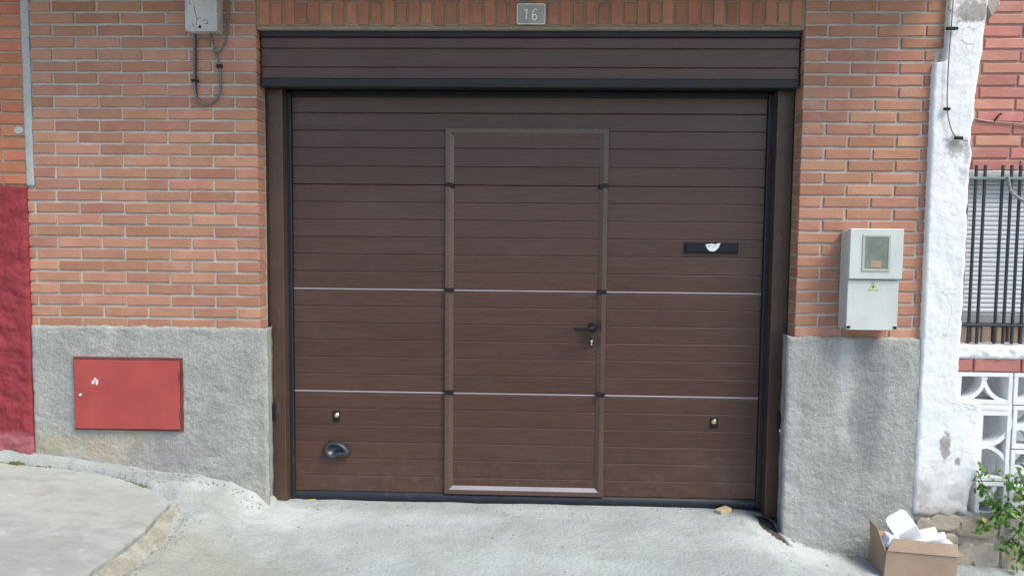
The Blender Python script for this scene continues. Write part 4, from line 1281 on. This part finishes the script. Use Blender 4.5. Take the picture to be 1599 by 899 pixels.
bm = BM(); panel(bm, (0, .004, chh + .001), (0, cd - .004, chh + .001), (-.010, cd - .004, chh + .088), (-.006, .115, chh + .08), -T); local_obj('flap', bm, 'cardboard', cb)
bm = BM(); panel(bm, (0.004, cd, chh + .001), (cw - .004, cd, chh + .001), (cw - .02, cd + .028, chh + .02), (.02, cd + .028, chh + .02), -T); local_obj('flap', bm, 'cardboard', cb)
bm = BM(); panel(bm, (cw, .004, chh + .001), (cw, cd - .004, chh + .001), (cw + .035, cd - .004, chh + .010), (cw + .035, .004, chh + .010), T); local_obj('flap', bm, 'cardboard', cb)
# contents
def framed(ox, oy, oz, rx, ry, rz):
    m_ = Matrix.Translation((ox, oy, oz)) @ Matrix.Rotation(R(rz), 4, 'Z') @ Matrix.Rotation(R(ry), 4, 'Y') @ Matrix.Rotation(R(rx), 4, 'X')
    return lambda p: bxf(m_ @ Vector(p))
wc = thing('white_carton', 'tall white carton with its rounded end flap raised, leaning out of the cardboard box', 'carton', bxf((.10, .12, .05)))
f1 = framed(.190, .150, .165, 20, -36, 0)
bm = BM(); box(bm, -.060, .060, -.045, .045, -.07, .165, .0025)
local_obj('carton_body', bm, 'carton', wc, f1)
bm = BM()
fl = rrect(-.059, .059, .14, .235, .022, 3)
fl = [(x, z) if z > .17 else (x, .166) for x, z in fl]
prism(bm, fl, -.0435, -.041)
for v in bm.verts: v.co.y -= (v.co.z - .166) * -.95
local_obj('end_flap', bm, 'carton', wc, f1)
w2 = thing('white_carton', 'plain closed white carton lying in the middle of the cardboard box', 'carton', bxf((.22, .12, .08)))
f2 = framed(.262, .120, .172, 12, -24, -14)
bm = BM(); box(bm, -.065, .065, -.07, .05, -.05, .085, .0025); local_obj('carton_body', bm, 'carton', w2, f2)
bm = BM(); panel(bm, (-.064, -.0715, .084), (.064, -.0715, .084), (.064, -.0735, .05), (-.064, -.0735, .05), .001); local_obj('tuck_flap', bm, 'carton', w2, f2)
ps = BM()
gp = [[ps.verts.new((.02 + .16 * i / 8, .035 + .02 * math.sin(i * .9) + .03 * j / 4, chh - .03 + .075 * j / 4 - .03 * (i / 8 - .3) ** 2 * 6 + .012 * mn.noise((i * .5, j * .6, 2)))) for i in range(9)] for j in range(5)]
for j in range(4):
    for i in range(8): ps.faces.new((gp[j][i], gp[j][i + 1], gp[j + 1][i + 1], gp[j + 1][i]))
r_ = bmesh.ops.solidify(ps, geom=ps.faces[:], thickness=.0012)
o = local_obj('paper_scrap', ps, 'carton', None); tag(o, 'bent white paper sheet tucked in front of the cartons in the cardboard box', 'paper')
def crumple(name, label, ctr, r, mat, seed, amp=.35):
    bm = BM(); bmesh.ops.create_icosphere(bm, subdivisions=4, radius=1.0)
    for v in bm.verts:
        d = 1 + amp * fbm(v.co.x * 1.8 + seed, v.co.y * 1.8, v.co.z * 1.8, 4) + .06 * abs(mn.noise((v.co.x * 7, v.co.y * 7 + seed, v.co.z * 7)))
        v.co = bxf((ctr[0] + v.co.x * r[0] * d, ctr[1] + v.co.y * r[1] * d, ctr[2] + v.co.z * r[2] * d))
    o = obj(name, bm, mat, None, smooth=True); tag(o, label, 'plastic bag'); return o
crumple('plastic_bag', 'milky plastic bag bulging over the left corner of the cardboard box', (.046, .070, chh + .022), (.044, .048, .052), 'milky', 2.0)
crumple('plastic_wrap', 'clear crumpled plastic wrap at the right end of the cardboard box', (.305, .105, chh + .026), (.055, .06, .050), 'film', 8.0, .5)
